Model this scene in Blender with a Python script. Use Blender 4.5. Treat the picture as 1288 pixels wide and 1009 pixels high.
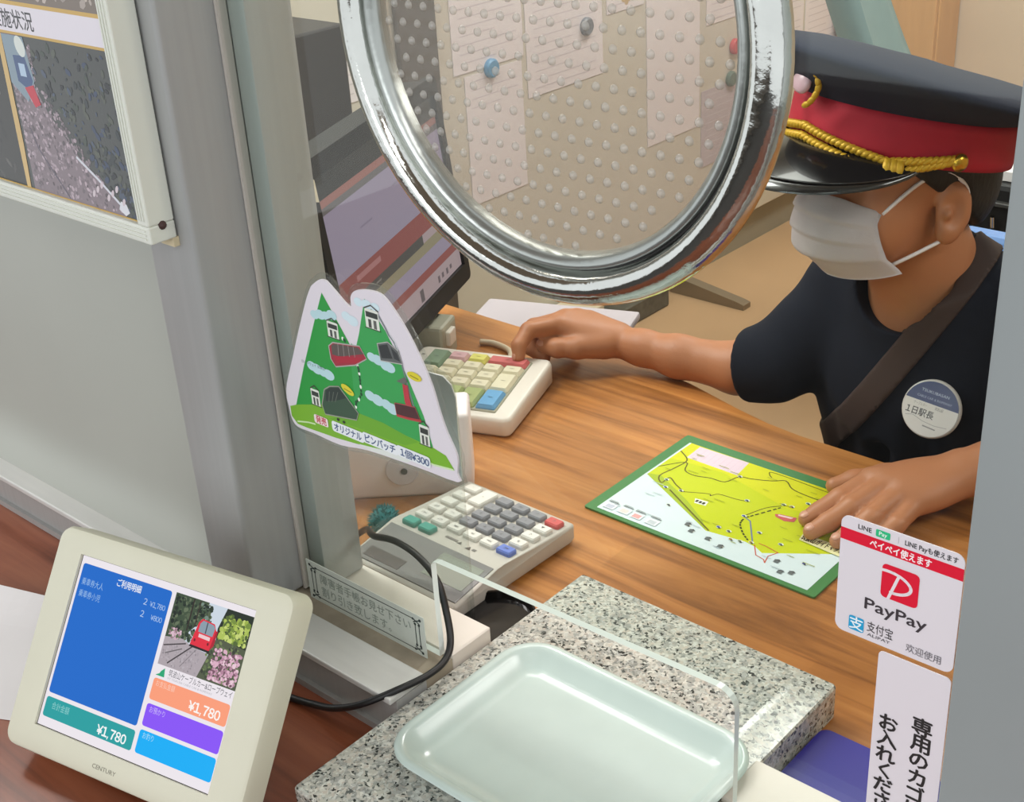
import bpy, bmesh, math, random
import numpy as np
from mathutils import Vector, Matrix
from mathutils.geometry import tessellate_polygon

for o in list(bpy.data.objects):
    bpy.data.objects.remove(o)
SC = bpy.context.scene
COL = SC.collection
PI = math.pi

# ------------------------------------------------------------------ camera
cam_data = bpy.data.cameras.new('camera')
cam_data.sensor_width = 36.0
cam_data.lens = 36.0 * 1680.0 / 1288.0
cam_data.clip_start = 0.02
CAM = bpy.data.objects.new('camera', cam_data)
COL.objects.link(CAM)
_r = Vector((0.7495647, 0.6595303, -0.0563256))
_d = Vector((0.2636126, -0.3754835, -0.8885497))
_f = Vector((-0.6071748, 0.6511773, -0.4553097))
CAM.matrix_world = Matrix(((_r.x, -_d.x, -_f.x, 0.0), (_r.y, -_d.y, -_f.y, 0.0),
                           (_r.z, -_d.z, -_f.z, 0.65), (0, 0, 0, 1)))
SC.camera = CAM

# ------------------------------------------------------------------ light and exposure
SC.view_settings.view_transform = 'Standard'
SC.view_settings.look = 'None'
SC.view_settings.gamma = 1.0
SC.view_settings.use_curve_mapping = False
SC.view_settings.exposure = 0.0
SC.cycles.max_bounces = 8
SC.cycles.transparent_max_bounces = 24
SC.cycles.caustics_reflective = False
SC.cycles.caustics_refractive = False

world = bpy.data.worlds.new('overcast_daylight')
SC.world = world
world.use_nodes = True
wb = world.node_tree.nodes['Background']
wb.inputs['Color'].default_value = (0.93, 0.97, 1.0, 1)
wb.inputs['Strength'].default_value = 1.2


def area_light(name, loc, target, sx, sy, power, color=(1, 1, 1)):
    d = bpy.data.lights.new(name, 'AREA')
    d.shape = 'RECTANGLE'
    d.size = sx
    d.size_y = sy
    d.energy = power
    d.color = color
    o = bpy.data.objects.new(name, d)
    COL.objects.link(o)
    o.location = loc
    o.rotation_euler = (Vector(target) - Vector(loc)).to_track_quat('-Z', 'Y').to_euler()
    return o


area_light('office_tube_light', (-1.25, 1.15, 1.62), (-1.15, 1.15, 0), 0.30, 1.2, 11, (1.0, 0.97, 0.93))
area_light('face_fill_light', (-1.35, 0.64, 0.98), (-0.56, 1.08, 0.18), 0.30, 0.7, 17, (1.0, 0.98, 0.96))  # added fill, low on the left, to brighten the mask and face
area_light('cheek_fill_light', (0.60, 1.20, 1.15), (-0.50, 1.12, 0.20), 0.9, 0.30, 9, (1.0, 0.98, 0.96))  # added fill from the right to lift the dark cheek, no fixture there
area_light('rear_tube_light', (-1.0, 2.7, 1.62), (-1.0, 2.7, 0), 0.40, 1.5, 42, (1.0, 0.97, 0.94))
area_light('lobby_fill_light', (0.55, -0.55, 1.60), (-0.5, 0.35, 0.2), 1.2, 0.30, 9, (1.0, 0.99, 0.97))  # added light on the customer side, brightens the right-facing sides of the posts
area_light('front_fill_light', (-0.75, -1.45, 0.95), (-0.52, 1.10, 0.18), 1.3, 0.8, 12, (0.96, 0.98, 1.0))  # added light aimed through the glass at the mask, no real source


# ------------------------------------------------------------------ helpers
def lin(c):
    out = []
    for v in c[:3]:
        v = v / 255.0
        out.append(v / 12.92 if v <= 0.04045 else ((v + 0.055) / 1.055) ** 2.4)
    return (out[0], out[1], out[2], 1.0)


def mat(name, rgb, rough=0.5, metal=0.0, spec=0.5, noise=0.0, nscale=20.0, bump=0.0, bscale=200.0,
        coat=0.0, stretch=None, emit=0.0):
    m = bpy.data.materials.new(name)
    m.use_nodes = True
    nt = m.node_tree
    b = nt.nodes['Principled BSDF']
    b.inputs['Base Color'].default_value = lin(rgb)
    b.inputs['Roughness'].default_value = rough
    b.inputs['Metallic'].default_value = metal
    b.inputs['Specular IOR Level'].default_value = spec
    b.inputs['Coat Weight'].default_value = coat
    tc = nt.nodes.new('ShaderNodeTexCoord')
    src = tc.outputs['Object']
    if stretch:
        mp = nt.nodes.new('ShaderNodeMapping')
        mp.inputs['Scale'].default_value = stretch
        nt.links.new(src, mp.inputs['Vector'])
        src = mp.outputs['Vector']
    if noise > 0:
        n = nt.nodes.new('ShaderNodeTexNoise')
        n.inputs['Scale'].default_value = nscale
        n.inputs['Detail'].default_value = 5
        nt.links.new(src, n.inputs['Vector'])
        mr = nt.nodes.new('ShaderNodeMapRange')
        mr.inputs[1].default_value = 0.25
        mr.inputs[2].default_value = 0.75
        mr.inputs[3].default_value = 1 - noise
        mr.inputs[4].default_value = 1 + noise
        nt.links.new(n.outputs['Fac'], mr.inputs[0])
        mx = nt.nodes.new('ShaderNodeVectorMath')
        mx.operation = 'SCALE'
        mx.inputs[0].default_value = lin(rgb)[:3]
        nt.links.new(mr.outputs[0], mx.inputs['Scale'])
        nt.links.new(mx.outputs[0], b.inputs['Base Color'])
    if bump > 0:
        n2 = nt.nodes.new('ShaderNodeTexNoise')
        n2.inputs['Scale'].default_value = bscale
        n2.inputs['Detail'].default_value = 4
        nt.links.new(src, n2.inputs['Vector'])
        bp = nt.nodes.new('ShaderNodeBump')
        bp.inputs['Strength'].default_value = bump
        bp.inputs['Distance'].default_value = 0.002
        nt.links.new(n2.outputs['Fac'], bp.inputs['Height'])
        nt.links.new(bp.outputs['Normal'], b.inputs['Normal'])
    return m


def ramp_node(nt, stops, interp='LINEAR'):
    r = nt.nodes.new('ShaderNodeValToRGB')
    r.color_ramp.interpolation = interp
    els = r.color_ramp.elements
    while len(els) < len(stops):
        els.new(0.5)
    for e, (p, c) in zip(els, stops):
        e.position = p
        e.color = lin(c)
    return r


def wood_mat(name, cols, rough, scale=1.0, strips=0.05, coat=0.0, strip_mix=0.25):
    m = bpy.data.materials.new(name)
    m.use_nodes = True
    nt = m.node_tree
    b = nt.nodes['Principled BSDF']
    tc = nt.nodes.new('ShaderNodeTexCoord')
    mp = nt.nodes.new('ShaderNodeMapping')
    mp.inputs['Scale'].default_value = (1.6 * scale, 26 * scale, 26 * scale)
    nt.links.new(tc.outputs['Object'], mp.inputs['Vector'])
    n = nt.nodes.new('ShaderNodeTexNoise')
    n.inputs['Scale'].default_value = 2.2
    n.inputs['Detail'].default_value = 7
    n.inputs['Roughness'].default_value = 0.6
    n.inputs['Distortion'].default_value = 0.6
    nt.links.new(mp.outputs['Vector'], n.inputs['Vector'])
    r = ramp_node(nt, [(0.30, cols[0]), (0.50, cols[1]), (0.72, cols[2])])
    nt.links.new(n.outputs['Fac'], r.inputs['Fac'])
    br = nt.nodes.new('ShaderNodeTexBrick')
    br.inputs['Color1'].default_value = (0.70, 0.68, 0.64, 1)
    br.inputs['Color2'].default_value = (1.18, 1.14, 1.08, 1)
    br.inputs['Mortar'].default_value = (0.8, 0.8, 0.8, 1)
    br.inputs['Scale'].default_value = 1.0
    br.inputs['Mortar Size'].default_value = 0.0
    br.inputs['Brick Width'].default_value = 0.42
    br.inputs['Row Height'].default_value = strips
    nt.links.new(tc.outputs['Object'], br.inputs['Vector'])
    mx = nt.nodes.new('ShaderNodeMix')
    mx.data_type = 'RGBA'
    mx.blend_type = 'MULTIPLY'
    mx.inputs['Factor'].default_value = strip_mix
    nt.links.new(r.outputs['Color'], mx.inputs['A'])
    nt.links.new(br.outputs['Color'], mx.inputs['B'])
    n3 = nt.nodes.new('ShaderNodeTexNoise')
    n3.inputs['Scale'].default_value = 6
    n3.inputs['Detail'].default_value = 3
    nt.links.new(tc.outputs['Object'], n3.inputs['Vector'])
    mr = nt.nodes.new('ShaderNodeMapRange')
    mr.inputs[1].default_value = 0.3
    mr.inputs[2].default_value = 0.7
    mr.inputs[3].default_value = 0.84
    mr.inputs[4].default_value = 1.14
    nt.links.new(n3.outputs['Fac'], mr.inputs[0])
    vm = nt.nodes.new('ShaderNodeVectorMath')
    vm.operation = 'SCALE'
    nt.links.new(mx.outputs['Result'], vm.inputs[0])
    nt.links.new(mr.outputs[0], vm.inputs['Scale'])
    nt.links.new(vm.outputs[0], b.inputs['Base Color'])
    b.inputs['Roughness'].default_value = rough
    b.inputs['Coat Weight'].default_value = coat
    b.inputs['Coat Roughness'].default_value = 0.15
    return m


def granite_mat():
    m = bpy.data.materials.new('speckled_granite')
    m.use_nodes = True
    nt = m.node_tree
    b = nt.nodes['Principled BSDF']
    tc = nt.nodes.new('ShaderNodeTexCoord')
    nz = nt.nodes.new('ShaderNodeTexNoise')
    nz.inputs['Scale'].default_value = 260
    nz.inputs['Detail'].default_value = 3
    nt.links.new(tc.outputs['Object'], nz.inputs['Vector'])
    ad = nt.nodes.new('ShaderNodeVectorMath')
    ad.operation = 'MULTIPLY_ADD'
    ad.inputs[1].default_value = (0.006, 0.006, 0.006)
    nt.links.new(nz.outputs['Color'], ad.inputs[0])
    nt.links.new(tc.outputs['Object'], ad.inputs[2])
    v = nt.nodes.new('ShaderNodeTexVoronoi')
    v.inputs['Scale'].default_value = 500
    nt.links.new(ad.outputs[0], v.inputs['Vector'])
    sx = nt.nodes.new('ShaderNodeSeparateColor')
    nt.links.new(v.outputs['Color'], sx.inputs['Color'])
    r = ramp_node(nt, [(0.0, (58, 60, 58)), (0.055, (104, 108, 105)), (0.13, (156, 158, 153)), (0.26, (180, 180, 173)),
                       (0.55, (193, 193, 187)), (0.72, (186, 180, 171)), (0.86, (204, 205, 199))], 'CONSTANT')
    nt.links.new(sx.outputs[0], r.inputs['Fac'])
    # larger clusters
    v2 = nt.nodes.new('ShaderNodeTexVoronoi')
    v2.inputs['Scale'].default_value = 230
    nt.links.new(ad.outputs[0], v2.inputs['Vector'])
    s2 = nt.nodes.new('ShaderNodeSeparateColor')
    nt.links.new(v2.outputs['Color'], s2.inputs['Color'])
    r2 = ramp_node(nt, [(0.0, (150, 156, 154)), (0.25, (255, 250, 240)), (0.7, (232, 236, 232))], 'CONSTANT')
    nt.links.new(s2.outputs[1], r2.inputs['Fac'])
    mx = nt.nodes.new('ShaderNodeMix')
    mx.data_type = 'RGBA'
    mx.blend_type = 'MULTIPLY'
    mx.inputs['Factor'].default_value = 0.45
    nt.links.new(r.outputs['Color'], mx.inputs['A'])
    nt.links.new(r2.outputs['Color'], mx.inputs['B'])
    nt.links.new(mx.outputs['Result'], b.inputs['Base Color'])
    b.inputs['Roughness'].default_value = 0.16
    return m


def clear_mat(name, tint=(250, 252, 250), rough=0.02, haze=0.0, haze_rgb=(220, 220, 215), ior=1.45, bump=None):
    m = bpy.data.materials.new(name)
    m.use_nodes = True
    nt = m.node_tree
    nt.nodes.remove(nt.nodes['Principled BSDF'])
    out = nt.nodes['Material Output']
    tr = nt.nodes.new('ShaderNodeBsdfTransparent')
    tr.inputs['Color'].default_value = lin(tint)
    last = tr.outputs[0]
    if haze > 0:
        df = nt.nodes.new('ShaderNodeBsdfDiffuse')
        df.inputs['Color'].default_value = lin(haze_rgb)
        mh = nt.nodes.new('ShaderNodeMixShader')
        mh.inputs[0].default_value = haze
        nt.links.new(last, mh.inputs[1])
        nt.links.new(df.outputs[0], mh.inputs[2])
        last = mh.outputs[0]
    gl = nt.nodes.new('ShaderNodeBsdfGlossy')
    gl.inputs['Roughness'].default_value = rough
    lw = nt.nodes.new('ShaderNodeLayerWeight')
    lw.inputs['Blend'].default_value = 0.5
    pw = nt.nodes.new('ShaderNodeMath')
    pw.operation = 'POWER'
    pw.inputs[1].default_value = 5.0
    nt.links.new(lw.outputs['Facing'], pw.inputs[0])
    f0 = ((ior - 1) / (ior + 1)) ** 2
    fr = nt.nodes.new('ShaderNodeMath')
    fr.operation = 'MULTIPLY_ADD'
    fr.inputs[1].default_value = 1 - f0
    fr.inputs[2].default_value = f0
    nt.links.new(pw.outputs[0], fr.inputs[0])
    ms = nt.nodes.new('ShaderNodeMixShader')
    nt.links.new(fr.outputs[0], ms.inputs[0])
    nt.links.new(last, ms.inputs[1])
    nt.links.new(gl.outputs[0], ms.inputs[2])
    nt.links.new(ms.outputs[0], out.inputs['Surface'])
    return m


def print_mat(name, rough=0.45, emit=0.0, coat=0.0):
    m = bpy.data.materials.new(name)
    m.use_nodes = True
    nt = m.node_tree
    b = nt.nodes['Principled BSDF']
    a = nt.nodes.new('ShaderNodeAttribute')
    a.attribute_name = 'Col'
    b.inputs['Roughness'].default_value = rough
    b.inputs['Coat Weight'].default_value = coat
    if emit > 0:
        b.inputs['Base Color'].default_value = (0.004, 0.004, 0.004, 1)
        b.inputs['Specular IOR Level'].default_value = 0.12
        nt.links.new(a.outputs['Color'], b.inputs['Emission Color'])
        b.inputs['Emission Strength'].default_value = emit
    else:
        nt.links.new(a.outputs['Color'], b.inputs['Base Color'])
    return m


def root_loc(o):
    while o.parent is not None:
        o = o.parent
    return o.location


def link_mesh(name, me, material, parent=None):
    if material is not None:
        for mm in (material if isinstance(material, (list, tuple)) else [material]):
            me.materials.append(mm)
    o = bpy.data.objects.new(name, me)
    COL.objects.link(o)
    if parent is not None:
        o.parent = parent
        L = root_loc(parent)
        me.transform(Matrix.Translation(-L))
    return o


def obj(name, bm, material, parent=None, smooth=False, angle=None):
    me = bpy.data.meshes.new(name)
    bmesh.ops.recalc_face_normals(bm, faces=bm.faces)
    bm.to_mesh(me)
    bm.free()
    if smooth:
        me.polygons.foreach_set('use_smooth', [True] * len(me.polygons))
        if angle:
            try:
                me.set_sharp_from_angle(angle=math.radians(angle))
            except Exception:
                pass
    return link_mesh(name, me, material, parent)


def at_origin(o):
    """put a one-mesh thing's origin at the middle of its base"""
    me = o.data
    co = np.empty(len(me.vertices) * 3)
    me.vertices.foreach_get('co', co)
    co = co.reshape(-1, 3)
    c = (co.max(0) + co.min(0)) / 2
    c[2] = co[:, 2].min()
    me.transform(Matrix.Translation(Vector(-c)))
    o.location = Vector(c)
    return o


def tag(o, label=None, cat=None, group=None, kind=None):
    if label:
        o['label'] = label
    if cat:
        o['category'] = cat
    if group:
        o['group'] = group
    if kind:
        o['kind'] = kind
    return o


def thing(name, label, cat, loc, group=None):
    o = bpy.data.objects.new(name, None)
    o.empty_display_size = 0.03
    COL.objects.link(o)
    o.location = Vector(loc)
    return tag(o, label, cat, group)


def box(bm, lo, hi, bevel=0.0, seg=2, M=None):
    r = bmesh.ops.create_cube(bm, size=1.0)
    vs = r['verts']
    lo, hi = Vector(lo), Vector(hi)
    c, s = (lo + hi) / 2, hi - lo
    for v in vs:
        v.co = Vector((v.co.x * s.x + c.x, v.co.y * s.y + c.y, v.co.z * s.z + c.z))
    if bevel > 0:
        es = list({e for v in vs for e in v.link_edges})
        g = bmesh.ops.bevel(bm, geom=vs + es, offset=bevel, segments=seg, affect='EDGES', profile=0.5)
        vs = list({v for f in g['faces'] for v in f.verts} | {v for v in vs if v.is_valid})
    if M is not None:
        for v in vs:
            v.co = M @ v.co
    return vs


def new_box(lo, hi, bevel=0.0, seg=2, M=None):
    bm = bmesh.new()
    box(bm, lo, hi, bevel, seg, M)
    return bm


def tube(bm, pts, r, n=10, cap=True, closed=False):
    pts = [Vector(p) for p in pts]
    rings = []
    N = len(pts)
    up = Vector((0.31, 0.17, 0.93))
    prev = None
    for i, p in enumerate(pts):
        a = pts[i - 1] if (i > 0 or closed) else p
        b = pts[(i + 1) % N] if (i < N - 1 or closed) else p
        t = (b - a).normalized()
        if prev is None:
            x = t.cross(up).normalized()
        else:
            x = (prev - t * prev.dot(t)).normalized()
        prev = x
        y = t.cross(x)
        rr = r[i] if isinstance(r, (list, tuple)) else r
        rings.append([bm.verts.new(p + x * (rr * math.cos(2 * PI * k / n)) + y * (rr * math.sin(2 * PI * k / n)))
                      for k in range(n)])
    for i in range(N - 1 + (1 if closed else 0)):
        A, B = rings[i], rings[(i + 1) % N]
        for k in range(n):
            bm.faces.new((A[k], A[(k + 1) % n], B[(k + 1) % n], B[k]))
    if cap and not closed:
        bm.faces.new(rings[0][::-1])
        bm.faces.new(rings[-1])


def smooth_path(pts, n=8):
    P = [Vector(p) for p in pts]
    out = []
    for i in range(len(P) - 1):
        p0 = P[max(i - 1, 0)]
        p1, p2 = P[i], P[i + 1]
        p3 = P[min(i + 2, len(P) - 1)]
        for k in range(n):
            t = k / n
            out.append(0.5 * ((2 * p1) + (p2 - p0) * t + (2 * p0 - 5 * p1 + 4 * p2 - p3) * t * t
                              + (3 * p1 - p0 - 3 * p2 + p3) * t ** 3))
    out.append(P[-1])
    return out


def prism(bm, pts, z0, z1, M=None):
    """closed 2D outline extruded from z0 to z1 (xy plane), M maps to world"""
    M = M or Matrix.Identity(4)
    a = [bm.verts.new(M @ Vector((x, y, z0))) for x, y in pts]
    b = [bm.verts.new(M @ Vector((x, y, z1))) for x, y in pts]
    tris = tessellate_polygon([[Vector((x, y, 0)) for x, y in pts]])
    for t in tris:
        try:
            bm.faces.new([a[i] for i in t][::-1])
            bm.faces.new([b[i] for i in t])
        except ValueError:
            pass
    n = len(pts)
    for i in range(n):
        j = (i + 1) % n
        bm.faces.new((a[i], a[j], b[j], b[i]))


def rrect(x0, y0, x1, y1, r, n=5):
    out = []
    for cx, cy, a0 in ((x1 - r, y1 - r, 0), (x0 + r, y1 - r, 90), (x0 + r, y0 + r, 180), (x1 - r, y0 + r, 270)):
        for k in range(n + 1):
            a = math.radians(a0 + 90 * k / n)
            out.append((cx + r * math.cos(a), cy + r * math.sin(a)))
    return out


def circ(cx, cy, r, n=24, ry=None, rot=0.0):
    ry = ry or r
    c, s = math.cos(rot), math.sin(rot)
    o = []
    for k in range(n):
        a = 2 * PI * k / n
        x, y = r * math.cos(a), ry * math.sin(a)
        o.append((cx + x * c - y * s, cy + x * s + y * c))
    return o


def lathe(bm, prof, M, n=64, closed=False):
    """profile of (radius, height); axis is local z of M"""
    rings = []
    for r, h in prof:
        rings.append([bm.verts.new(M @ Vector((r * math.cos(2 * PI * k / n), r * math.sin(2 * PI * k / n), h)))
                      for k in range(n)])
    m = len(prof)
    for i in range(m - 1 + (1 if closed else 0)):
        A, B = rings[i], rings[(i + 1) % m]
        for k in range(n):
            bm.faces.new((A[k], A[(k + 1) % n], B[(k + 1) % n], B[k]))
    if not closed:
        if prof[0][0] > 1e-6:
            bm.faces.new(rings[0][::-1])
        if prof[-1][0] > 1e-6:
            bm.faces.new(rings[-1])


def frame(O, ux, uy, uz):
    ux, uy, uz, O = Vector(ux), Vector(uy), Vector(uz), Vector(O)
    return Matrix(((ux.x, uy.x, uz.x, O.x), (ux.y, uy.y, uz.y, O.y), (ux.z, uy.z, uz.z, O.z), (0, 0, 0, 1)))


_text_cache = {}


def text_mesh(s):
    key = s
    if key in _text_cache:
        return _text_cache[key]
    cu = bpy.data.curves.new('txt', 'FONT')
    cu.body = s
    cu.size = 1.0
    cu.resolution_u = 2
    o = bpy.data.objects.new('txt', cu)
    COL.objects.link(o)
    dg = bpy.context.evaluated_depsgraph_get()
    me = bpy.data.meshes.new_from_object(o.evaluated_get(dg))
    V = [(v.co.x, v.co.y) for v in me.vertices]
    F = [tuple(p.vertices) for p in me.polygons]
    bpy.data.meshes.remove(me)
    bpy.data.objects.remove(o)
    bpy.data.curves.remove(cu)
    xs = [v[0] for v in V] or [0, 1]
    ys = [v[1] for v in V] or [0, 1]
    _text_cache[key] = (V, F, (min(xs), max(xs), min(ys), max(ys)))
    return _text_cache[key]


class Print:
    """flat ink on a surface: polygons with their own colours, in a frame M (x right, y up, z out)"""

    def __init__(self, M, unit=0.001, base=0.0002, step=0.000005):
        self.M, self.u, self.z, self.step = M, unit, base, step
        self.V, self.F, self.C = [], [], []

    def _face(self, pts, tris, col):
        n = len(self.V)
        for x, y in pts:
            self.V.append(self.M @ Vector((x * self.u, y * self.u, self.z)))
        c = lin(col)
        for t in tris:
            self.F.append([n + i for i in t])
            self.C.append(c)
        self.z += self.step

    def poly(self, pts, col):
        tris = tessellate_polygon([[Vector((x, y, 0)) for x, y in pts]])
        fixed = []
        for a, b, c in tris:
            (ax, ay), (bx, by), (cx, cy) = pts[a], pts[b], pts[c]
            if (bx - ax) * (cy - ay) - (by - ay) * (cx - ax) < 0:
                a, b = b, a
            fixed.append((a, b, c))
        self._face(pts, fixed, col)

    def rect(self, x0, y0, x1, y1, col, r=0.0):
        self.poly(rrect(x0, y0, x1, y1, r, 4) if r else [(x0, y0), (x1, y0), (x1, y1), (x0, y1)], col)

    def ell(self, cx, cy, rx, ry, col, n=18, rot=0.0):
        self.poly(circ(cx, cy, rx, n, ry, rot), col)

    def many(self, items):
        """items: list of (pts, col) convex, drawn on one layer each slightly above the other"""
        for pts, col in items:
            n = len(self.V)
            for x, y in pts:
                self.V.append(self.M @ Vector((x * self.u, y * self.u, self.z)))
            self.F.append(list(range(n, n + len(pts))))
            self.C.append(lin(col))
            self.z += 1e-7
        self.z += self.step

    def line(self, pts, w, col):
        for (x0, y0), (x1, y1) in zip(pts[:-1], pts[1:]):
            L = math.hypot(x1 - x0, y1 - y0) or 1e-6
            dx, dy = (x1 - x0) / L * w / 2, (y1 - y0) / L * w / 2
            q = [(x0 - dx * .6 + dy, y0 - dy * .6 - dx), (x1 + dx * .6 + dy, y1 + dy * .6 - dx),
                 (x1 + dx * .6 - dy, y1 + dy * .6 + dx), (x0 - dx * .6 - dy, y0 - dy * .6 + dx)]
            self._face(q, [(0, 1, 2, 3)], col)
            self.z -= self.step * 0.98

        self.z += self.step

    def text(self, s, x, y, h, col, align='L', width=None, bold=0.0, rot=0.0, mid=False):
        """h: height of the capital / kanji body; weight is added by overprinting, never by outline offset"""
        if bold > 0:
            d = h * 0.035 if bold >= 0.02 else h * 0.018
            for ox, oy in ((-d, 0), (d, 0), (0, d), (0, -d)):
                self._text(s, x + ox, y + oy, h, col, align, width, rot, mid)
        self._text(s, x, y, h, col, align, width, rot, mid)

    def _text(self, s, x, y, h, col, align, width, rot, mid):
        V, F, (x0, x1, y0, y1) = text_mesh(s)
        k = h / 0.75
        kx = k if width is None else width / max(x1 - x0, 1e-6)
        ox = {'L': x0, 'C': (x0 + x1) / 2, 'R': x1}[align]
        oy = (y0 + y1) / 2 if mid else 0.0
        c, sn = math.cos(rot), math.sin(rot)
        pts = []
        for vx, vy in V:
            px, py = (vx - ox) * kx, (vy - oy) * k
            pts.append((x + px * c - py * sn, y + px * sn + py * c))
        self._face(pts, F, col)

    def price(self, s, x1, y, h, col, bold=0.02, adv=0.80):
        """figures ending at x1, set one by one in the sans CJK face"""
        wide = {',': '，', '.': '．', '¥': '￥'}
        n = len(s)
        w = [0.34 if ch in ',.' else 0.74 for ch in s]
        x = x1 - sum(w) * h / 0.75 * adv
        for ch, ww in zip(s, w):
            g = wide.get(ch, chr(ord(ch) + 0xFEE0) if '0' <= ch <= '9' else ch)
            if ch == ',':
                self.poly([(x + h * .08, y + h * .14), (x + h * .24, y + h * .14), (x + h * .14, y - h * .2), (x + h * .04, y - h * .2)], col)
            else:
                self.text(g, x + ww * h / 0.75 * adv / 2, y, h, col, 'C', bold=bold)
            x += ww * h / 0.75 * adv

    def build(self, name, material, parent=None):
        me = bpy.data.meshes.new(name)
        me.from_pydata([tuple(v) for v in self.V], [], self.F)
        at = me.color_attributes.new('Col', 'FLOAT_COLOR', 'CORNER')
        arr = []
        for f, c in zip(self.F, self.C):
            arr.extend(list(c) * len(f))
        at.data.foreach_set('color', arr)
        me.update()
        return link_mesh(name, me, material, parent)


INK = print_mat('printed_ink', 0.45)
GLOSS_INK = print_mat('laminated_print', 0.22)
SCREEN = print_mat('lit_screen', 0.2, emit=0.95)
POS_SCREEN = print_mat('till_screen', 0.2, emit=0.75)

M_ALU = mat('satin_aluminium', (168, 168, 166), 0.42, 0.15, noise=0.05, nscale=6, stretch=(40, 40, 1))
M_POSTL = mat('grey_anodised_post', (156, 157, 156), 0.42, 0.08, noise=0.05, nscale=5, stretch=(30, 30, 1))
M_POSTR = mat('blue_grey_post', (154, 161, 162), 0.5, 0.05, noise=0.03, nscale=8)
M_SILL = mat('pale_aluminium_sill', (206, 206, 202), 0.4, 0.1, noise=0.05, nscale=14, stretch=(1, 8, 8))
M_DIRT = mat('grimy_sealant', (158, 148, 130), 0.8, noise=0.16, nscale=60)
M_PANEL = mat('painted_infill_panel', (166, 168, 160), 0.5, noise=0.03, nscale=6)
M_WALL = mat('cream_wall_paint', (205, 187, 165), 0.8, noise=0.03, nscale=4)
M_CEIL = mat('white_ceiling', (225, 222, 214), 0.9, noise=0.02)
M_FLOOR = mat('tan_vinyl_floor', (192, 158, 122), 0.42, noise=0.06, nscale=5)
M_PART = mat('greige_partition', (202, 197, 184), 0.55, noise=0.04, nscale=5)
M_PARTD = mat('partition_kick_rail', (150, 146, 132), 0.6, noise=0.1, nscale=10)
M_DESK = wood_mat('orange_laminated_wood', ((122, 74, 34), (172, 112, 58), (196, 136, 76)), 0.36, 1.0, 0.06, 0.15, 0.50)
M_CTR = wood_mat('dark_red_varnished_wood', ((92, 46, 28), (136, 74, 48), (156, 94, 64)), 0.3, 0.6, 0.11, 0.2, 0.15)
M_GRAN = granite_mat()
M_TRAY = mat('pale_mint_plastic', (182, 197, 191), 0.22, spec=0.6, noise=0.03, nscale=30)
M_CHROME = mat('worn_chrome', (204, 205, 200), 0.11, 1.0, noise=0.06, nscale=60, bump=0.18, bscale=110)
M_GLASS = clear_mat('window_glass', (246, 250, 248))
M_EDGE = mat('glass_edge', (224, 232, 228), 0.25, spec=0.8)
M_DISC = clear_mat('hazy_acrylic', (242, 242, 240), 0.12, 0.10, (200, 198, 190))
M_DOT = clear_mat('embossed_acrylic', (216, 214, 206), 0.10, 0.30, (236, 234, 228), 1.5)
M_ACRY = clear_mat('clear_acrylic', (246, 248, 247), 0.04, 0.04)
M_BEZEL = mat('ivory_plastic', (206, 204, 184), 0.5, noise=0.02, nscale=30, bump=0.05, bscale=900)
M_BLACK = mat('black_plastic', (24, 24, 25), 0.5, spec=0.3)
M_DGREY = mat('dark_grey_plastic', (58, 57, 56), 0.45)
M_CABLE = mat('black_cable_rubber', (22, 22, 23), 0.45)
M_WHITE = mat('white_plastic', (222, 214, 204), 0.42)
M_WHITE2 = mat('white_paper', (226, 222, 222), 0.7)
M_STICK = mat('white_sticker_vinyl', (226, 220, 226), 0.4)
# ------------------------------------------------------------------ the room
def structure(name, bm, m, parent=None):
    o = obj(name, bm, m, parent)
    if parent is None:
        o['kind'] = 'structure'
    return o


structure('floor', new_box((-2.1, 0.50, -0.78), (1.2, 3.75, -0.72)), M_FLOOR)
structure('floor_1', new_box((-3.2, -2.4, -0.78), (2.2, 0.50, -0.72)), mat('dark_lobby_floor', (62, 58, 55), 0.7, noise=0.1, nscale=3))  # unseen floor, separate and dark to weaken reflections in the window glass
structure('ceiling', new_box((-2.1, 0.50, 1.75), (1.2, 3.75, 1.80)), M_CEIL)
structure('wall_back', new_box((-2.1, 3.60, -0.72), (1.2, 3.75, 1.75)), M_WALL)
structure('wall_right', new_box((1.05, 0.56, -0.72), (1.2, 3.60, 1.75)), M_WALL)

structure('ceiling_unseen', new_box((-3.2, -2.4, 2.05), (2.2, 0.10, 2.15)), mat('brown_unseen_ceiling', (122, 104, 86), 0.8))  # unseen roof slab, added to put dark bands into the chrome reflections
structure('wall_unseen', new_box((-3.2, -2.5, -0.78), (2.2, -2.4, -0.35)), mat('unseen_wall', (112, 102, 92), 0.8))  # unseen wall added for the ring reflections, kept low to let light in
# left side of the office: a partition standing on a recessed kick rail
wl = bpy.data.objects.new('wall_left', None)
COL.objects.link(wl)
wl.location = (-1.95, 2.1, -0.72)
wl['kind'] = 'structure'
obj('partition_panel', new_box((-2.02, 0.60, -0.615), (-1.90, 3.60, 1.75), 0.004, 1), M_PART, wl)
obj('kick_rail', new_box((-2.02, 0.60, -0.72), (-1.925, 3.60, -0.615)), M_PARTD, wl)

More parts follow.
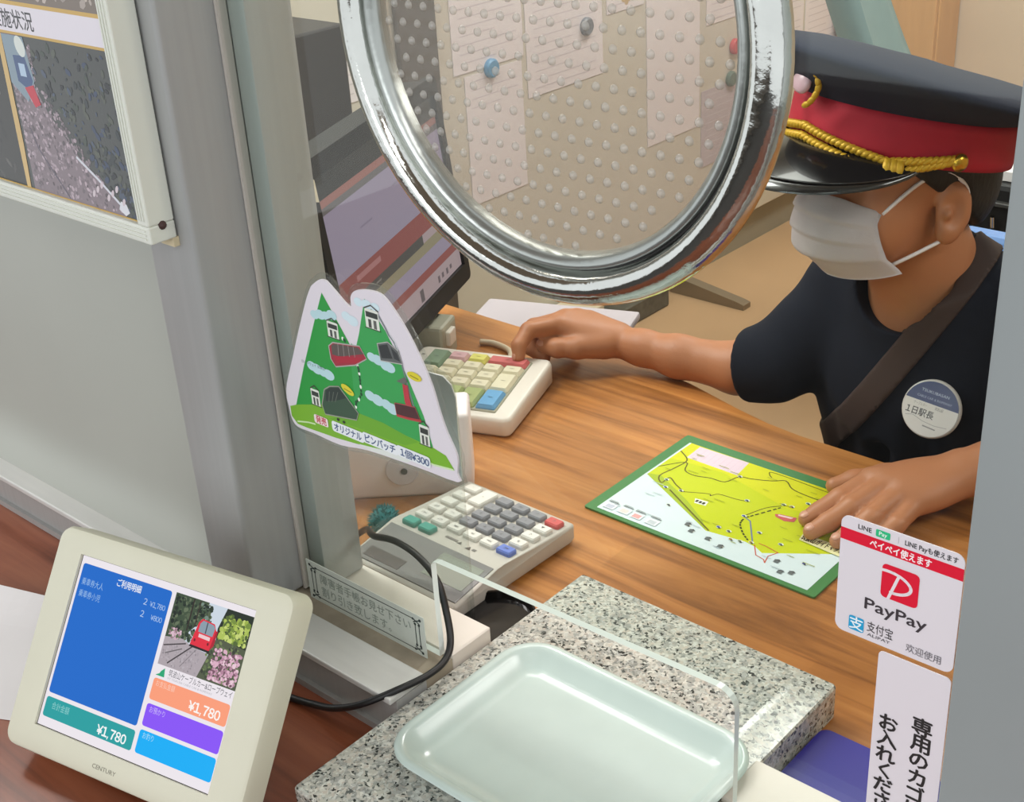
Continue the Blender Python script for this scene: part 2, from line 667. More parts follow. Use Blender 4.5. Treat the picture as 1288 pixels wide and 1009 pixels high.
# front wall with the infill panel that carries the poster
wf = bpy.data.objects.new('wall_front', None)
COL.objects.link(wf)
wf.location = (-0.4, 0.54, -0.72)
wf['kind'] = 'structure'
bm = bmesh.new()
prof = [(0.518, 1.75), (0.518, 0.085), (0.516, 0.070), (0.512, 0.058), (0.505, 0.047), (0.495, 0.040), (0.56, 0.040),
        (0.56, 1.75)]
a = [bm.verts.new((-2.0, y, z)) for y, z in prof]
b = [bm.verts.new((-0.788, y, z)) for y, z in prof]
for i in range(len(prof)):
    j = (i + 1) % len(prof)
    bm.faces.new((a[i], a[j], b[j], b[i]))
for t in tessellate_polygon([[Vector((0, y, z)) for y, z in prof]]):
    bm.faces.new([a[i] for i in t])
    bm.faces.new([b[i] for i in t][::-1])
obj('infill_panel', bm, M_PANEL, wf, smooth=True, angle=25)
obj('lower_wall', new_box((-2.0, 0.49, -0.72), (1.2, 0.56, -0.035)), M_PANEL, wf)
obj('side_wall', new_box((-0.085, 0.53, -0.035), (1.2, 0.56, 1.75)), M_PANEL, wf)
obj('header_wall', new_box((-0.735, 0.53, 1.05), (-0.085, 0.56, 1.75)), M_PANEL, wf)


def prism_holes(bm, outer, holes, z0, z1, M):
    loops = [outer] + holes
    flat = [p for L in loops for p in L]
    A = [bm.verts.new(M @ Vector((x, y, z0))) for x, y in flat]
    B = [bm.verts.new(M @ Vector((x, y, z1))) for x, y in flat]
    for t in tessellate_polygon([[Vector((x, y, 0)) for x, y in L] for L in loops]):
        try:
            bm.faces.new([A[i] for i in t])
            bm.faces.new([B[i] for i in t][::-1])
        except ValueError:
            pass
    n = 0
    for L in loops:
        m = len(L)
        for i in range(m):
            j = (i + 1) % m
            f = bm.faces.new((A[n + i], A[n + j], B[n + j], B[n + i]))
            f.material_index = 1
        n += m


M_ALU2 = mat('dull_sash_aluminium', (176, 176, 174), 0.45, 0.1, noise=0.05, nscale=5, stretch=(30, 30, 1))
win = bpy.data.objects.new('window_1', None)
COL.objects.link(win)
win.location = (-0.45, 0.535, 0.04)
win['kind'] = 'structure'
MW = frame((0, 0, 0), (1, 0, 0), (0, 0, 1), (0, -1, 0))      # window plane: x right, z up, towards the customer
outer = [(-0.734, 0.041), (-0.5846, 0.041), (-0.5846, 0.1215), (-0.5826, 0.1245), (-0.579, 0.1255)]
outer += [(-0.346 + 0.0135 * math.sin(math.radians(t)), 0.1185 + 0.0135 * math.cos(math.radians(t))) for t in range(0, 91, 15)]
outer += [(-0.3325, 0.041), (-0.2045, 0.041), (-0.2045, 1.05), (-0.734, 1.05)]
bm = bmesh.new()
prism_holes(bm, outer, [circ(-0.4597, 0.5047, 0.1285, 64)], -0.5375, -0.5325, MW)
obj('glass_pane', bm, [M_GLASS, M_EDGE], win)
obj('mullion_post', new_box((-0.79, 0.484, 0.04), (-0.735, 0.553, 1.75), 0.0035, 3), M_POSTL, win, smooth=True, angle=40)
bm = new_box((-0.733, 0.5385, 0.041), (-0.7150, 0.578, 1.06), 0.002, 2)
obj('sash_stile', bm, M_ALU2, win, smooth=True, angle=40)
bm = new_box((-0.7346, 0.5300, 0.040), (-0.7322, 0.5380, 1.05))
obj('glazing_gasket', bm, mat('brown_grey_gasket', (186, 180, 172), 0.7), win)
obj('end_post', new_box((-0.2054, 0.5305, 0.0), (-0.085, 0.60, 1.75), 0.002, 2), M_POSTR, win, smooth=True, angle=40)


def sill(x0, x1, parent):
    s = obj('window_sill', new_box((x0, 0.476, 0.0345), (x1, 0.512, 0.040), 0.0012, 2), M_SILL, parent)
    bm = bmesh.new()
    box(bm, (x0, 0.482, 0.006), (x1, 0.512, 0.0345))
    box(bm, (x0, 0.478, 0.0), (x1, 0.512, 0.006))
    obj('sill_apron', bm, M_ALU, s)
    obj('sill_channel', new_box((x0, 0.512, 0.0), (x1, 0.5395, 0.0365)), M_DIRT, s)
    obj('sill_ledge', new_box((x0, 0.5395, 0.0), (x1, 0.582, 0.040), 0.001, 1), M_WHITE, s)
    return s


sill(-1.9, -0.5795, win)
sill(-0.3460, 0.6, win)
# ------------------------------------------------------------------ counters
ct = thing('customer_counter', 'dark red varnished wooden counter outside the ticket window', 'counter', (-0.6, 0.3, -0.72))
obj('counter_top', new_box((-1.9, 0.16, -0.034), (0.6, 0.4885, 0.0), 0.003, 2), M_CTR, ct)
obj('counter_front', new_box((-1.85, 0.40, -0.72), (0.55, 0.42, -0.034)), M_PANEL, ct)
dk = thing('ticket_desk', 'orange-brown laminated wooden desk inside the ticket office', 'desk', (-0.6, 0.8, -0.72))
out = [(-1.60, 0.562), (0.55, 0.562), (0.55, 1.038), (-0.58, 1.038), (-0.62, 1.042), (-0.66, 1.051), (-0.70, 1.062),
       (-0.735, 1.0715), (-0.78, 1.0795), (-0.82, 1.081), (-1.60, 1.081)]
bm = bmesh.new()
prism(bm, out, -0.030, 0.0)
obj('desk_top', bm, M_DESK, dk)
for x in (-1.55, 0.45):
    obj('desk_panel', new_box((x - 0.012, 0.58, -0.72), (x + 0.012, 1.0, -0.030)), M_PART, dk)

# granite slab lying through the pass-through
gr = bmesh.new()


def loft(bm, loops, cap0=True, cap1=True):
    R = [[bm.verts.new(p) for p in L] for L in loops]
    n = len(R[0])
    for A, B in zip(R[:-1], R[1:]):
        for k in range(n):
            bm.faces.new((A[k], A[(k + 1) % n], B[(k + 1) % n], B[k]))
    if cap0:
        bm.faces.new(R[0][::-1])
    if cap1:
        bm.faces.new(R[-1])


def rl(x0, y0, x1, y1, ins, z, r, n=5):
    return [(x, y, z) for x, y in rrect(x0 + ins, y0 + ins, x1 - ins, y1 - ins, max(r - ins, 0.0006), n)]


SX0, SX1, SY0, SY1 = -0.5782, -0.3478, 0.384, 0.691
loft(gr, [rl(SX0, SY0, SX1, SY1, 0.0012, 0.0, 0.003), rl(SX0, SY0, SX1, SY1, 0.0, 0.0015, 0.003),
          rl(SX0, SY0, SX1, SY1, 0.0, 0.0275, 0.003), rl(SX0, SY0, SX1, SY1, 0.0012, 0.0292, 0.003),
          rl(SX0, SY0, SX1, SY1, 0.018, 0.0312, 0.003), rl(SX0, SY0, SX1, SY1, 0.022, 0.0320, 0.003),
          rl(SX0, SY0, SX1, SY1, 0.027, 0.0325, 0.003)])
o = obj('granite_slab', gr, M_GRAN, None, smooth=True, angle=30)
tag(at_origin(o), 'thick speckled grey granite slab lying under the opening in the window', 'stone slab')

# coin tray
tr = bmesh.new()
TX0, TX1, TY0, TY1, TR = -0.546, -0.3405, 0.430, 0.587, 0.032
z0 = 0.0326
loft(tr, [rl(TX0, TY0, TX1, TY1, 0.015, z0, TR, 8), rl(TX0, TY0, TX1, TY1, 0.010, z0 + 0.001, TR, 8),
          rl(TX0, TY0, TX1, TY1, 0.0015, z0 + 0.0125, TR, 8), rl(TX0, TY0, TX1, TY1, 0.0, z0 + 0.0145, TR, 8),
          rl(TX0, TY0, TX1, TY1, 0.0012, z0 + 0.0162, TR, 8), rl(TX0, TY0, TX1, TY1, 0.004, z0 + 0.0168, TR, 8),
          rl(TX0, TY0, TX1, TY1, 0.007, z0 + 0.0160, TR, 8), rl(TX0, TY0, TX1, TY1, 0.0095, z0 + 0.013, TR, 8),
          rl(TX0, TY0, TX1, TY1, 0.0175, z0 + 0.0060, TR, 8), rl(TX0, TY0, TX1, TY1, 0.0205, z0 + 0.0042, TR, 8),
          rl(TX0, TY0, TX1, TY1, 0.026, z0 + 0.0034, TR, 8)])
o = obj('coin_tray', tr, M_TRAY, None, smooth=True, angle=50)
tag(at_origin(o), 'pale mint rounded plastic money tray on the granite slab', 'tray')

# ------------------------------------------------------------------ round speak-through in the glass
rg = thing('speaking_grille', 'round chrome speak-through ring with dimpled clear disc in the window glass', 'speak-through',
           (-0.4597, 0.5325, 0.3547))
MR = frame((-0.4597, 0.5325, 0.5047), (1, 0, 0), (0, 0, 1), (0, -1, 0))
bm = bmesh.new()
lathe(bm, [(0.1270, 0.0), (0.1500, 0.0), (0.1498, 0.0025), (0.1480, 0.0070), (0.1448, 0.0108), (0.1405, 0.0130), (0.1370, 0.0132),
           (0.1338, 0.0115), (0.1318, 0.0085), (0.1306, 0.0050), (0.1296, 0.0020)], MR, 96, True)
obj('outer_ring', bm, M_CHROME, rg, smooth=True, angle=60)
bm = bmesh.new()
lathe(bm, [(0.1205, -0.0050), (0.1284, -0.0050), (0.1284, 0.0052), (0.1272, 0.0066), (0.1250, 0.0064), (0.1222, 0.0038), (0.1207, 0.0012)],
      MR, 96, True)
obj('inner_ring', bm, mat('dull_aluminium_ring', (168, 172, 168), 0.28, 0.8, bump=0.15, bscale=120), rg, smooth=True, angle=60)
bm = bmesh.new()
lathe(bm, [(0.1284, 0.0003), (0.1300, 0.0003), (0.1300, 0.0022), (0.1284, 0.0022)], MR, 64, True)
obj('rubber_gasket', bm, M_DGREY, rg)
bm = bmesh.new()
lathe(bm, [(0.1212, -0.0035), (0.1212, -0.0005)], MR, 96)
obj('clear_disc', bm, M_DISC, rg)
bm = bmesh.new()
row = 0
zz = -0.115
while zz < 0.115:
    xx = -0.12 + (0.00575 if row % 2 else 0.0)
    while xx < 0.12:
        if xx * xx + zz * zz < 0.1165 ** 2:
            rings = []
            for rr, hh in ((0.00265, -0.0005), (0.0023, 0.0004), (0.0014, 0.0011)):
                rings.append([bm.verts.new(MR @ Vector((xx + rr * math.cos(2 * PI * k / 10), zz + rr * math.sin(2 * PI * k / 10), hh)))
                              for k in range(10)])
            top = bm.verts.new(MR @ Vector((xx, zz, 0.0013)))
            for A, B in zip(rings[:-1], rings[1:]):
                for k in range(10):
                    bm.faces.new((A[k], A[(k + 1) % 10], B[(k + 1) % 10], B[k]))
            for k in range(10):
                bm.faces.new((rings[-1][k], rings[-1][(k + 1) % 10], top))
        xx += 0.0115
    zz += 0.0100
    row += 1
dots = obj('embossed_dots', bm, M_DOT, rg, smooth=True)
dots['kind'] = 'stuff'

# ------------------------------------------------------------------ poster in its frame
pf = thing('poster_frame', 'pale framed photo poster hanging on the panel left of the window', 'framed poster', (-0.96, 0.474, 0.349))
FX0, FX1, FZ0, FZ1 = -1.17, -0.750, 0.349, 0.650
M_FRM = mat('ivory_frame_moulding', (214, 216, 206), 0.45)


def rail(lo, hi, axis):
    bm = new_box(lo, hi, 0.0012, 2)
    for k in range(3):
        d = 0.0030 + 0.003 * k
        if axis == 'x':
            box(bm, (lo[0] + 0.004, lo[1] - 0.0008, lo[2] + d), (hi[0] - 0.004, lo[1] + 0.001, lo[2] + d + 0.0012))
        else:
            box(bm, (hi[0] - d - 0.0012, lo[1] - 0.0008, lo[2] + 0.004), (hi[0] - d, lo[1] + 0.001, hi[2] - 0.004))
    return bm


obj('frame_rail', rail((FX0, 0.4615, FZ0), (FX1, 0.4825, FZ0 + 0.0125), 'x'), M_FRM, pf)
obj('frame_rail', rail((FX0, 0.4615, FZ1 - 0.0125), (FX1, 0.4825, FZ1), 'x'), M_FRM, pf)
obj('frame_rail', rail((FX1 - 0.0125, 0.4615, FZ0 + 0.0125), (FX1, 0.4825, FZ1 - 0.0125), 'z'), M_FRM, pf)
obj('frame_rail', rail((FX0, 0.4615, FZ0 + 0.0125), (FX0 + 0.0125, 0.4825, FZ1 - 0.0125), 'z'), M_FRM, pf)
obj('backing_board', new_box((FX0 + 0.012, 0.466, FZ0 + 0.012), (FX1 - 0.012, 0.4822, FZ1 - 0.012)), M_WHITE2, pf)
bm = bmesh.new()
box(bm, (-0.7812, 0.4822, 0.45), (-0.7690, 0.484, 0.62))
obj('hanging_strip', bm, M_ALU, pf)
bm = bmesh.new()
bmesh.ops.create_uvsphere(bm, u_segments=10, v_segments=6, radius=0.0032,
                          matrix=Matrix.Translation((-0.7505, 0.4725, 0.3605)))
obj('rusty_screw', bm, mat('rusty_screw', (62, 38, 34), 0.6), pf)
bm = new_box((-0.7655, 0.4792, 0.3425), (-0.7505, 0.4838, 0.3492))
obj('tape_tab', bm, mat('old_tape', (206, 192, 158), 0.6), pf)
PP = Print(frame((-0.750, 0.4658, 0.349), (1, 0, 0), (0, 0, 1), (0, -1, 0)))
rnd = random.Random(7)
PP.rect(-408, 12, -12, 289, (196, 160, 84))
PP.rect(-406, 149.5, -13.5, 287, (120, 108, 98))
items = []
for k in range(700):
    x, y = rnd.uniform(-404, -16), rnd.uniform(152, 285)
    r = rnd.uniform(1.5, 4.5)
    g = rnd.randint(70, 190)
    items.append((circ(x, y, r, 6, r * .7, rnd.random() * 3), (g, int(g * .93), int(g * .88))))
PP.many(items)
PP.rect(-406, 128.5, -13.5, 146.8, (218, 212, 220))
PP.text('実施状況', -100, 132.0, 10.5, (60, 58, 62), 'R', bold=0.01)
PP.rect(-406, 13.5, -13.5, 126.5, (70, 72, 70))
PP.poly([(-406, 13.5), (-157, 13.5), (-150, 46), (-148, 76), (-146, 126.5), (-406, 126.5)], (52, 50, 46))
items = []
for k in range(260):
    x, y = rnd.uniform(-400, -165), rnd.uniform(16, 122)
    r = rnd.uniform(1, 5)
    g = rnd.randint(34, 88)
    items.append((circ(x, y, r, 6, r * .4, rnd.random() * 3), (g, int(g * .97), int(g * .92))))
PP.many(items)
PP.poly([(-146, 126.5), (-144, 76), (-147, 13.5), (-30, 13.5), (-42, 26), (-76, 48), (-105, 75), (-119, 98), (-124, 126.5)], (128, 114, 120))
items = []
for k in range(900):
    y = rnd.uniform(15, 120)
    xr = -32 - (y - 14) * 0.95 if y < 90 else -112
    x = rnd.uniform(-145, xr)
    r = rnd.uniform(0.8, 2.4)
    g = rnd.randint(84, 190)
    items.append((circ(x, y, r, 6, r * .7, rnd.random() * 3), (g, int(g * .90), int(g * .95))))
PP.many(items)
items = []
for k in range(240):
    y = rnd.uniform(15, 122)
    xl = -30 - (y - 14) * 0.92
    x = rnd.uniform(min(xl, -22), -15)
    r = rnd.uniform(1, 4)
    c = rnd.choice([(48, 54, 56), (62, 70, 62), (54, 66, 90), (80, 84, 74), (38, 40, 44), (70, 80, 98)])
    items.append((circ(x, y, r, 6, r * .6, rnd.random() * 3), c))
PP.many(items)
PP.line([(-134, 60), (-129, 46.5), (-99.4, 12.7 + 2)], 1.6, (96, 88, 100))
PP.line([(-79.1, 47.6), (-57.1, 35.6), (-34, 21)], 2.2, (205, 206, 214))
PP.poly([(-33.8, 24.1), (-27.5, 22.7), (-25.2, 17.1), (-30.5, 14.2), (-37.5, 17.8)], (214, 214, 220))
for k in range(7):
    PP.ell(-66 + k * 6, 24 + (k % 3) * 4, 3.2, 1.6, (204, 190, 196), 8, rot=1.0)
# workman on the left of the photo
PP.poly([(-146, 126), (-118, 126), (-114, 96), (-128, 80), (-146, 92)], (128, 146, 158))
PP.poly([(-136, 112), (-121, 113), (-116, 96), (-122, 88), (-136, 94)], (62, 84, 124))
PP.rect(-131, 98, -123, 107, (170, 192, 214))
PP.ell(-124, 119, 6, 7.5, (206, 212, 206), rot=.4)
PP.poly([(-129, 90), (-117, 93), (-112, 80), (-120, 77)], (190, 50, 66))
PP.poly([(-156, 46.6), (-148.7, 47.7), (-152.0, 13.5), (-157.3, 13.5)], (204, 172, 112))
PP.poly([(-152, 126.5), (-146, 126.5), (-148.7, 47.7), (-156, 46.6)], (200, 168, 108))
PP.build('poster_print', GLOSS_INK, pf)

# ------------------------------------------------------------------ stickers and notices on the window
def sheet_thing(name, label, cat, x0, z0, w, h, r, yb, mtl, group=None, t=0.0005):
    root = thing(name, label, cat, (x0 + w / 2, yb, z0), group)
    bm = bmesh.new()
    prism(bm, rrect(x0, z0, x0 + w, z0 + h, r, 6), -yb, -yb + t, MW)
    obj('backing_sheet', bm, mtl, root)
    return root, Print(frame((x0, yb - t, z0), (1, 0, 0), (0, 0, 1), (0, -1, 0)), base=0.00012)


ns, P = sheet_thing('concession_notice', 'long pale notice strip with dark corner-ornament border on the sill', 'notice',
                    -0.7235, 0.0372, 0.1300, 0.0365, 0.0005, 0.5284, mat('pale_green_card', (212, 220, 212), 0.5))
K = (34, 50, 50)
for y0 in (4.2, 31.6):
    P.line([(11, y0), (119, y0)], 0.7, K)
for s, x0 in ((1, 5.5), (-1, 124.5)):
    for dx in (0, 4.0):
        P.line([(x0 + s * dx, 8.5), (x0 + s * dx, 27.5)], 0.8, K)
        for yy in (8.5, 27.5):
            P.ell(x0 + s * dx, yy, 1.2, 1.2, K, 10)
    for yy, q in ((4.2, 1), (31.6, -1)):
        P.line([(x0 + s * -1.5, yy - q * 1.0), (x0 + s * 5.5, yy + q * 2.6)], 0.9, K)
        P.line([(x0 + s * -1.0, yy + q * 3.0), (x0 + s * 5.5, yy - q * 0.2)], 0.9, K)
        P.ell(x0 - s * 1.5, yy - q * 1.0, 1.3, 1.3, K, 10)
        P.ell(x0 + s * 5.8, yy, 1.1, 1.1, K, 10)
TXT = (148, 160, 152)
P.text('障害者手帳お見せ下さい', 15.5, 20.0, 7.6, TXT, width=100)
P.text('割り引き致します。', 15.5, 8.4, 7.6, TXT, width=78)
P.build('notice_print', INK, ns)

ps, P = sheet_thing('payment_sticker', 'square white and red payment sticker on the glass beside the right post', 'sticker',
                    -0.2716, 0.2093, 0.0660, 0.0712, 0.005, 0.5322, M_STICK)
P.rect(0, 56.6, 66, 63.6, (222, 18, 52))
P.text('LINE', 9.5, 65.7, 2.9, (40, 40, 44), bold=0.01)
P.rect(19.2, 65.0, 27.0, 69.2, (44, 190, 130), r=0.7)
P.text('Pay', 23.1, 66.1, 2.5, (235, 250, 240), 'C', bold=0.01)
P.line([(31.5, 65.3), (31.5, 69.0)], 0.18, (170, 170, 176))
P.text('LINE Payも使えます', 35.0, 65.7, 3.0, (52, 52, 56), width=27.6, bold=0.008)
P.text('ペイペイ使えます', 33.0, 58.0, 4.0, (252, 240, 240), 'C', width=33, bold=0.02)
P.rect(24.2, 30.8, 44.4, 51.0, (222, 18, 52), r=2.6)
W = (232, 224, 228)
arc = [(23.6, 46.8), (27.5, 47.1), (32, 46.7), (36, 45.4), (39, 43.3), (40.3, 40.8), (39.3, 38.2), (36.4, 36.2), (33, 35.2), (29.4, 34.9)]
P.line(smooth_path([(x, y, 0) for x, y in arc], 4) and [(v.x, v.y) for v in smooth_path([(x, y, 0) for x, y in arc], 4)], 1.7, W)
P.line([(33.6, 46.6), (31.0, 38.4), (28.6, 30.8)], 1.6, W)
P.text('PayPay', 33.2, 19.6, 7.4, (58, 52, 58), 'C', width=34, bold=0.012)
P.rect(8.0, 3.2, 16.6, 12.0, (30, 160, 210), r=1.2)
P.text('支', 12.3, 4.6, 6.4, (240, 248, 252), 'C', bold=0.01)
P.text('支付宝', 18.4, 6.6, 5.4, (66, 64, 68), width=14.5)
P.text('ALIPAY', 18.8, 3.2, 2.0, (90, 90, 94), width=13)
P.text('欢迎使用', 40.5, 3.6, 4.2, (112, 110, 116), width=19)
P.build('sticker_print', INK, ps)

bs, P = sheet_thing('basket_notice', 'tall white notice with vertical black writing on the glass under the payment sticker', 'notice',
                    -0.2456, 0.044, 0.0400, 0.1622, 0.003, 0.5322, M_STICK)
for i, ch in enumerate('専用のカゴに'):
    P.text(ch, 27.5, 124.5 - i * 11.4, 9.2, (38, 36, 38), 'C', bold=0.02, mid=True)
for i, ch in enumerate('お入れください'):
    P.text(ch, 9.0, 118.0 - i * 10.9, 9.0, (38, 36, 38), 'C', bold=0.02, mid=True)
P.build('notice_print', INK, bs)
# ------------------------------------------------------------------ price display for the customer
cd = thing('customer_display', 'small ivory monitor showing a blue price list, tilted on the red counter', 'monitor', (-0.70, 0.385, 0.0))
MD = frame((-0.694826, 0.358990, 0.086015), (0.981486, 0.190878, 0.015841), (-0.125502, 0.578434, 0.806017),
           (0.144688, -0.793082, 0.591680))
bm = bmesh.new()
o_l = rrect(-0.1075, -0.0815, 0.1100, 0.0785, 0.010, 6)
h_l = [(-0.0815, -0.0615), (0.0815, -0.0615), (0.0815, 0.0615), (-0.0815, 0.0615)]


def scale_loop(L, d):
    return rrect(-0.1075 + d, -0.0815 + d, 0.1100 - d, 0.0785 - d, 0.010 - d * 0.5, 6)


loops = [[MD @ Vector((x, y, -0.024)) for x, y in scale_loop(o_l, 0.004)],
         [MD @ Vector((x, y, -0.020)) for x, y in scale_loop(o_l, 0.0)],
         [MD @ Vector((x, y, -0.003)) for x, y in scale_loop(o_l, 0.0)],
         [MD @ Vector((x, y, 0.0002)) for x, y in scale_loop(o_l, 0.0014)],
         [MD @ Vector((x, y, 0.0016)) for x, y in scale_loop(o_l, 0.004)]]
loft(bm, loops, True, False)
top = loops[-1]
hole = [MD @ Vector((x, y, 0.0014)) for x, y in h_l]
deep = [MD @ Vector((x, y, -0.0010)) for x, y in h_l]
tl = scale_loop(o_l, 0.004)
bm.verts.ensure_lookup_table()
n = len(tl)
tv = bm.verts[4 * n:5 * n]
hv = [bm.verts.new(p) for p in hole]
dv = [bm.verts.new(p) for p in deep]
allv = list(tv) + hv
for t in tessellate_polygon([[Vector((x, y, 0)) for x, y in tl], [Vector((x, y, 0)) for x, y in h_l]]):
    bm.faces.new([allv[i] for i in t])
for k in range(4):
    bm.faces.new((hv[k], hv[(k + 1) % 4], dv[(k + 1) % 4], dv[k]))
bez = obj('bezel', bm, M_BEZEL, cd, smooth=True, angle=35)
P = Print(MD, base=0.0017)
P.text('CENTURY', -8.5, -73.6, 3.2, (112, 108, 92), 'C', width=22)
P.build('maker_mark', INK, bez)
bm = bmesh.new()
box(bm, (-0.070, -0.060, -0.040), (0.070, 0.050, -0.023), 0.006, 2, MD)
obj('back_housing', bm, M_BEZEL, cd)
bm = bmesh.new()
prism(bm, [(0.365, 0.0), (0.455, 0.0), (0.455, 0.006), (0.418, 0.065), (0.398, 0.078)], -0.775, -0.715,
      Matrix(((0, 0, 1, 0), (1, 0, 0, 0.0), (0, 1, 0, 0.0), (0, 0, 0, 1))))
obj('stand', bm, M_BEZEL, cd)
bm = bmesh.new()
box(bm, (-0.0815, -0.0615, -0.0030), (0.0815, 0.0615, -0.0010), 0, 1, MD)
scr = obj('screen', bm, M_BLACK, cd)
P = Print(MD, base=-0.0009)
P.rect(-81, -61, 81, 61, (240, 234, 240))
P.rect(-78.7, -37.5, 7.0, 56.0, (22, 106, 204), r=2)
P.rect(-78.7, -54.4, 7.5, -40.4, (36, 160, 162), r=2)
P.rect(11, -17.2, 79.3, -2.4, (254, 160, 124), r=2)
P.rect(11, -35.4, 79.3, -20.0, (138, 84, 250), r=2)
P.rect(11, -54.0, 79.3, -38.0, (0, 176, 250), r=2)
WT = (236, 242, 250)
P.text('ご利用明細', -32, 48.0, 4.4, WT, 'C', width=23, bold=0.01)
LB = (150, 190, 236)
P.text('乗車券大人', -76, 41.5, 4.2, LB, width=21)
P.text('２', -14, 41.5, 4.4, (190, 214, 244), 'C')
P.price('¥1,780', 4.5, 41.5, 3.6, (176, 206, 242), 0, 0.72)
P.text('乗車券小児', -76, 33.0, 4.2, LB, width=21)
P.text('２', -14, 33.0, 4.4, (190, 214, 244), 'C')
P.price('¥800', 4.5, 33.0, 3.6, (176, 206, 242), 0, 0.72)
P.text('合計金額', -72, -47.5, 4.2, (140, 208, 206), width=17)
P.price('¥1,780', 1.5, -52.0, 6.4, (248, 252, 252))
P.text('お支払金額', 14, -7.2, 3.4, (255, 206, 186), width=17)
P.price('¥1,780', 73.5, -14.8, 6.4, (255, 250, 246))
P.text('お預かり', 14.5, -25.2, 3.6, (206, 184, 252), width=14)
P.text('お釣り', 14.5, -43.0, 3.6, (168, 226, 252), width=10)
P.poly([(11.5, -0.5), (19.5, -0.5), (18.4, 5.6), (15.6, 3.0), (14.6, 1.2)], (40, 168, 118))
P.text('筑波山ケーブルカー&ロープウェイ', 22.5, 1.8, 3.9, (92, 92, 98), width=56)
P.text('MT.TSUKUBA CABLE CAR & ROPEWAY', 22.5, -0.7, 1.5, (180, 180, 186), width=40)
# the picture on the screen: a red cable car between trees and blossom
P.rect(11, 7, 80.5, 56.5, (206, 218, 230))
r2 = random.Random(3)


def leaves(x0, y0, x1, y1, nn, cols, rmin=.8, rmax=2.2, clip=(11.9, 7.9, 79.6, 55.6)):
    it = []
    for _ in range(nn):
        x, y = r2.uniform(x0, x1), r2.uniform(y0, y1)
        rr = r2.uniform(rmin, rmax)
        x = min(max(x, clip[0] + rr), clip[2] - rr)
        y = min(max(y, clip[1] + rr), clip[3] - rr)
        it.append((circ(x, y, rr, 6, rr * r2.uniform(.6, 1), r2.random() * 3), r2.choice(cols)))
    P.many(it)


DG = [(44, 58, 46), (62, 80, 60), (86, 100, 76), (34, 44, 38), (104, 118, 92)]
P.poly([(11, 56.5), (41, 56.5), (40, 45), (32, 36), (25, 28), (11, 26)], (66, 82, 62))
leaves(12, 28, 36, 55, 170, DG)
leaves(34, 44, 46, 55, 60, DG + [(120, 140, 130)])
P.rect(27.2, 34, 28.4, 56, (52, 46, 40))
P.rect(33.0, 38, 34.0, 56, (60, 54, 46))
P.poly([(57, 56.5), (80.5, 56.5), (80.5, 34), (54, 34), (53, 42)], (38, 48, 38))
leaves(56, 36, 79, 52, 150, [(156, 178, 74), (176, 196, 92), (120, 144, 62), (200, 214, 120), (84, 104, 52)], 1, 2.6)
P.poly([(11, 26), (26, 28), (37, 25), (50, 24), (52, 7), (11, 7)], (176, 166, 172))
leaves(12, 8, 44, 23, 110, [(164, 156, 162), (186, 178, 184), (150, 142, 148)], .4, 1.0)
P.line([(12, 20.2), (30, 25.6)], .9, (72, 66, 70))
P.line([(19, 9.5), (36, 25.0)], 1.0, (72, 66, 70))
P.line([(30, 10), (40, 24)], .5, (128, 120, 126))
P.line([(15, 15.5), (28, 21.5)], .8, (110, 104, 108))
leaves(14, 26, 24, 33, 50, [(206, 170, 186), (222, 190, 204), (150, 120, 130), (90, 108, 76)], .7, 1.5)
P.poly([(53, 34), (58, 36), (80.5, 34), (80.5, 7), (46, 7), (50, 20)], (84, 92, 70))
leaves(49, 8, 79, 34, 130, [(96, 112, 76), (66, 76, 58), (58, 62, 52), (120, 136, 88)], .8, 2.0)
leaves(55, 8, 79, 30, 260, [(222, 178, 198), (206, 160, 182), (236, 204, 216), (180, 134, 156), (120, 84, 100)], .7, 1.6)
P.poly([(33, 25), (51, 24.5), (51, 26.5), (34, 27)], (44, 34, 38))
P.poly([(33.5, 26.5), (50.5, 26.0), (52.5, 40), (50, 44), (39, 45), (36.5, 42)], (226, 46, 66))
P.poly([(50.5, 26.0), (53.5, 30), (54, 40), (52.5, 40)], (176, 34, 52))
P.poly([(37.8, 36), (50.5, 35.5), (51.2, 41.5), (49.4, 43.2), (40, 44), (38, 41.5)], (140, 158, 172))
P.rect(43.6, 36, 44.5, 43.6, (70, 76, 86))
P.poly([(39, 32.6), (49, 32.2), (49, 34.6), (39, 35)], (240, 206, 210))
for xx in (36.6, 48.4):
    P.ell(xx, 30, .9, 1.1, (120, 26, 40), 8)
P.build('screen_picture', SCREEN, scr)

# black power cable looping through the opening
bm = bmesh.new()
tube(bm, smooth_path([(-0.745, 0.600, 0.050), (-0.722, 0.592, 0.068), (-0.686, 0.568, 0.0880), (-0.655, 0.562, 0.0985), (-0.626, 0.558, 0.0985),
                      (-0.602, 0.553, 0.0890), (-0.590, 0.548, 0.0686), (-0.580, 0.540, 0.0525), (-0.5745, 0.528, 0.0455),
                      (-0.5735, 0.510, 0.0440), (-0.580, 0.486, 0.0430), (-0.601, 0.4675, 0.0310), (-0.628, 0.464, 0.0160),
                      (-0.652, 0.464, 0.0070), (-0.680, 0.4605, 0.0032), (-0.720, 0.455, 0.0032), (-0.735, 0.458, 0.0036)], 7), 0.0027, 8)
o = obj('power_cable', bm, M_CABLE, None, smooth=True)
tag(at_origin(o), 'black cable looping through the window opening down to the small monitor', 'cable')

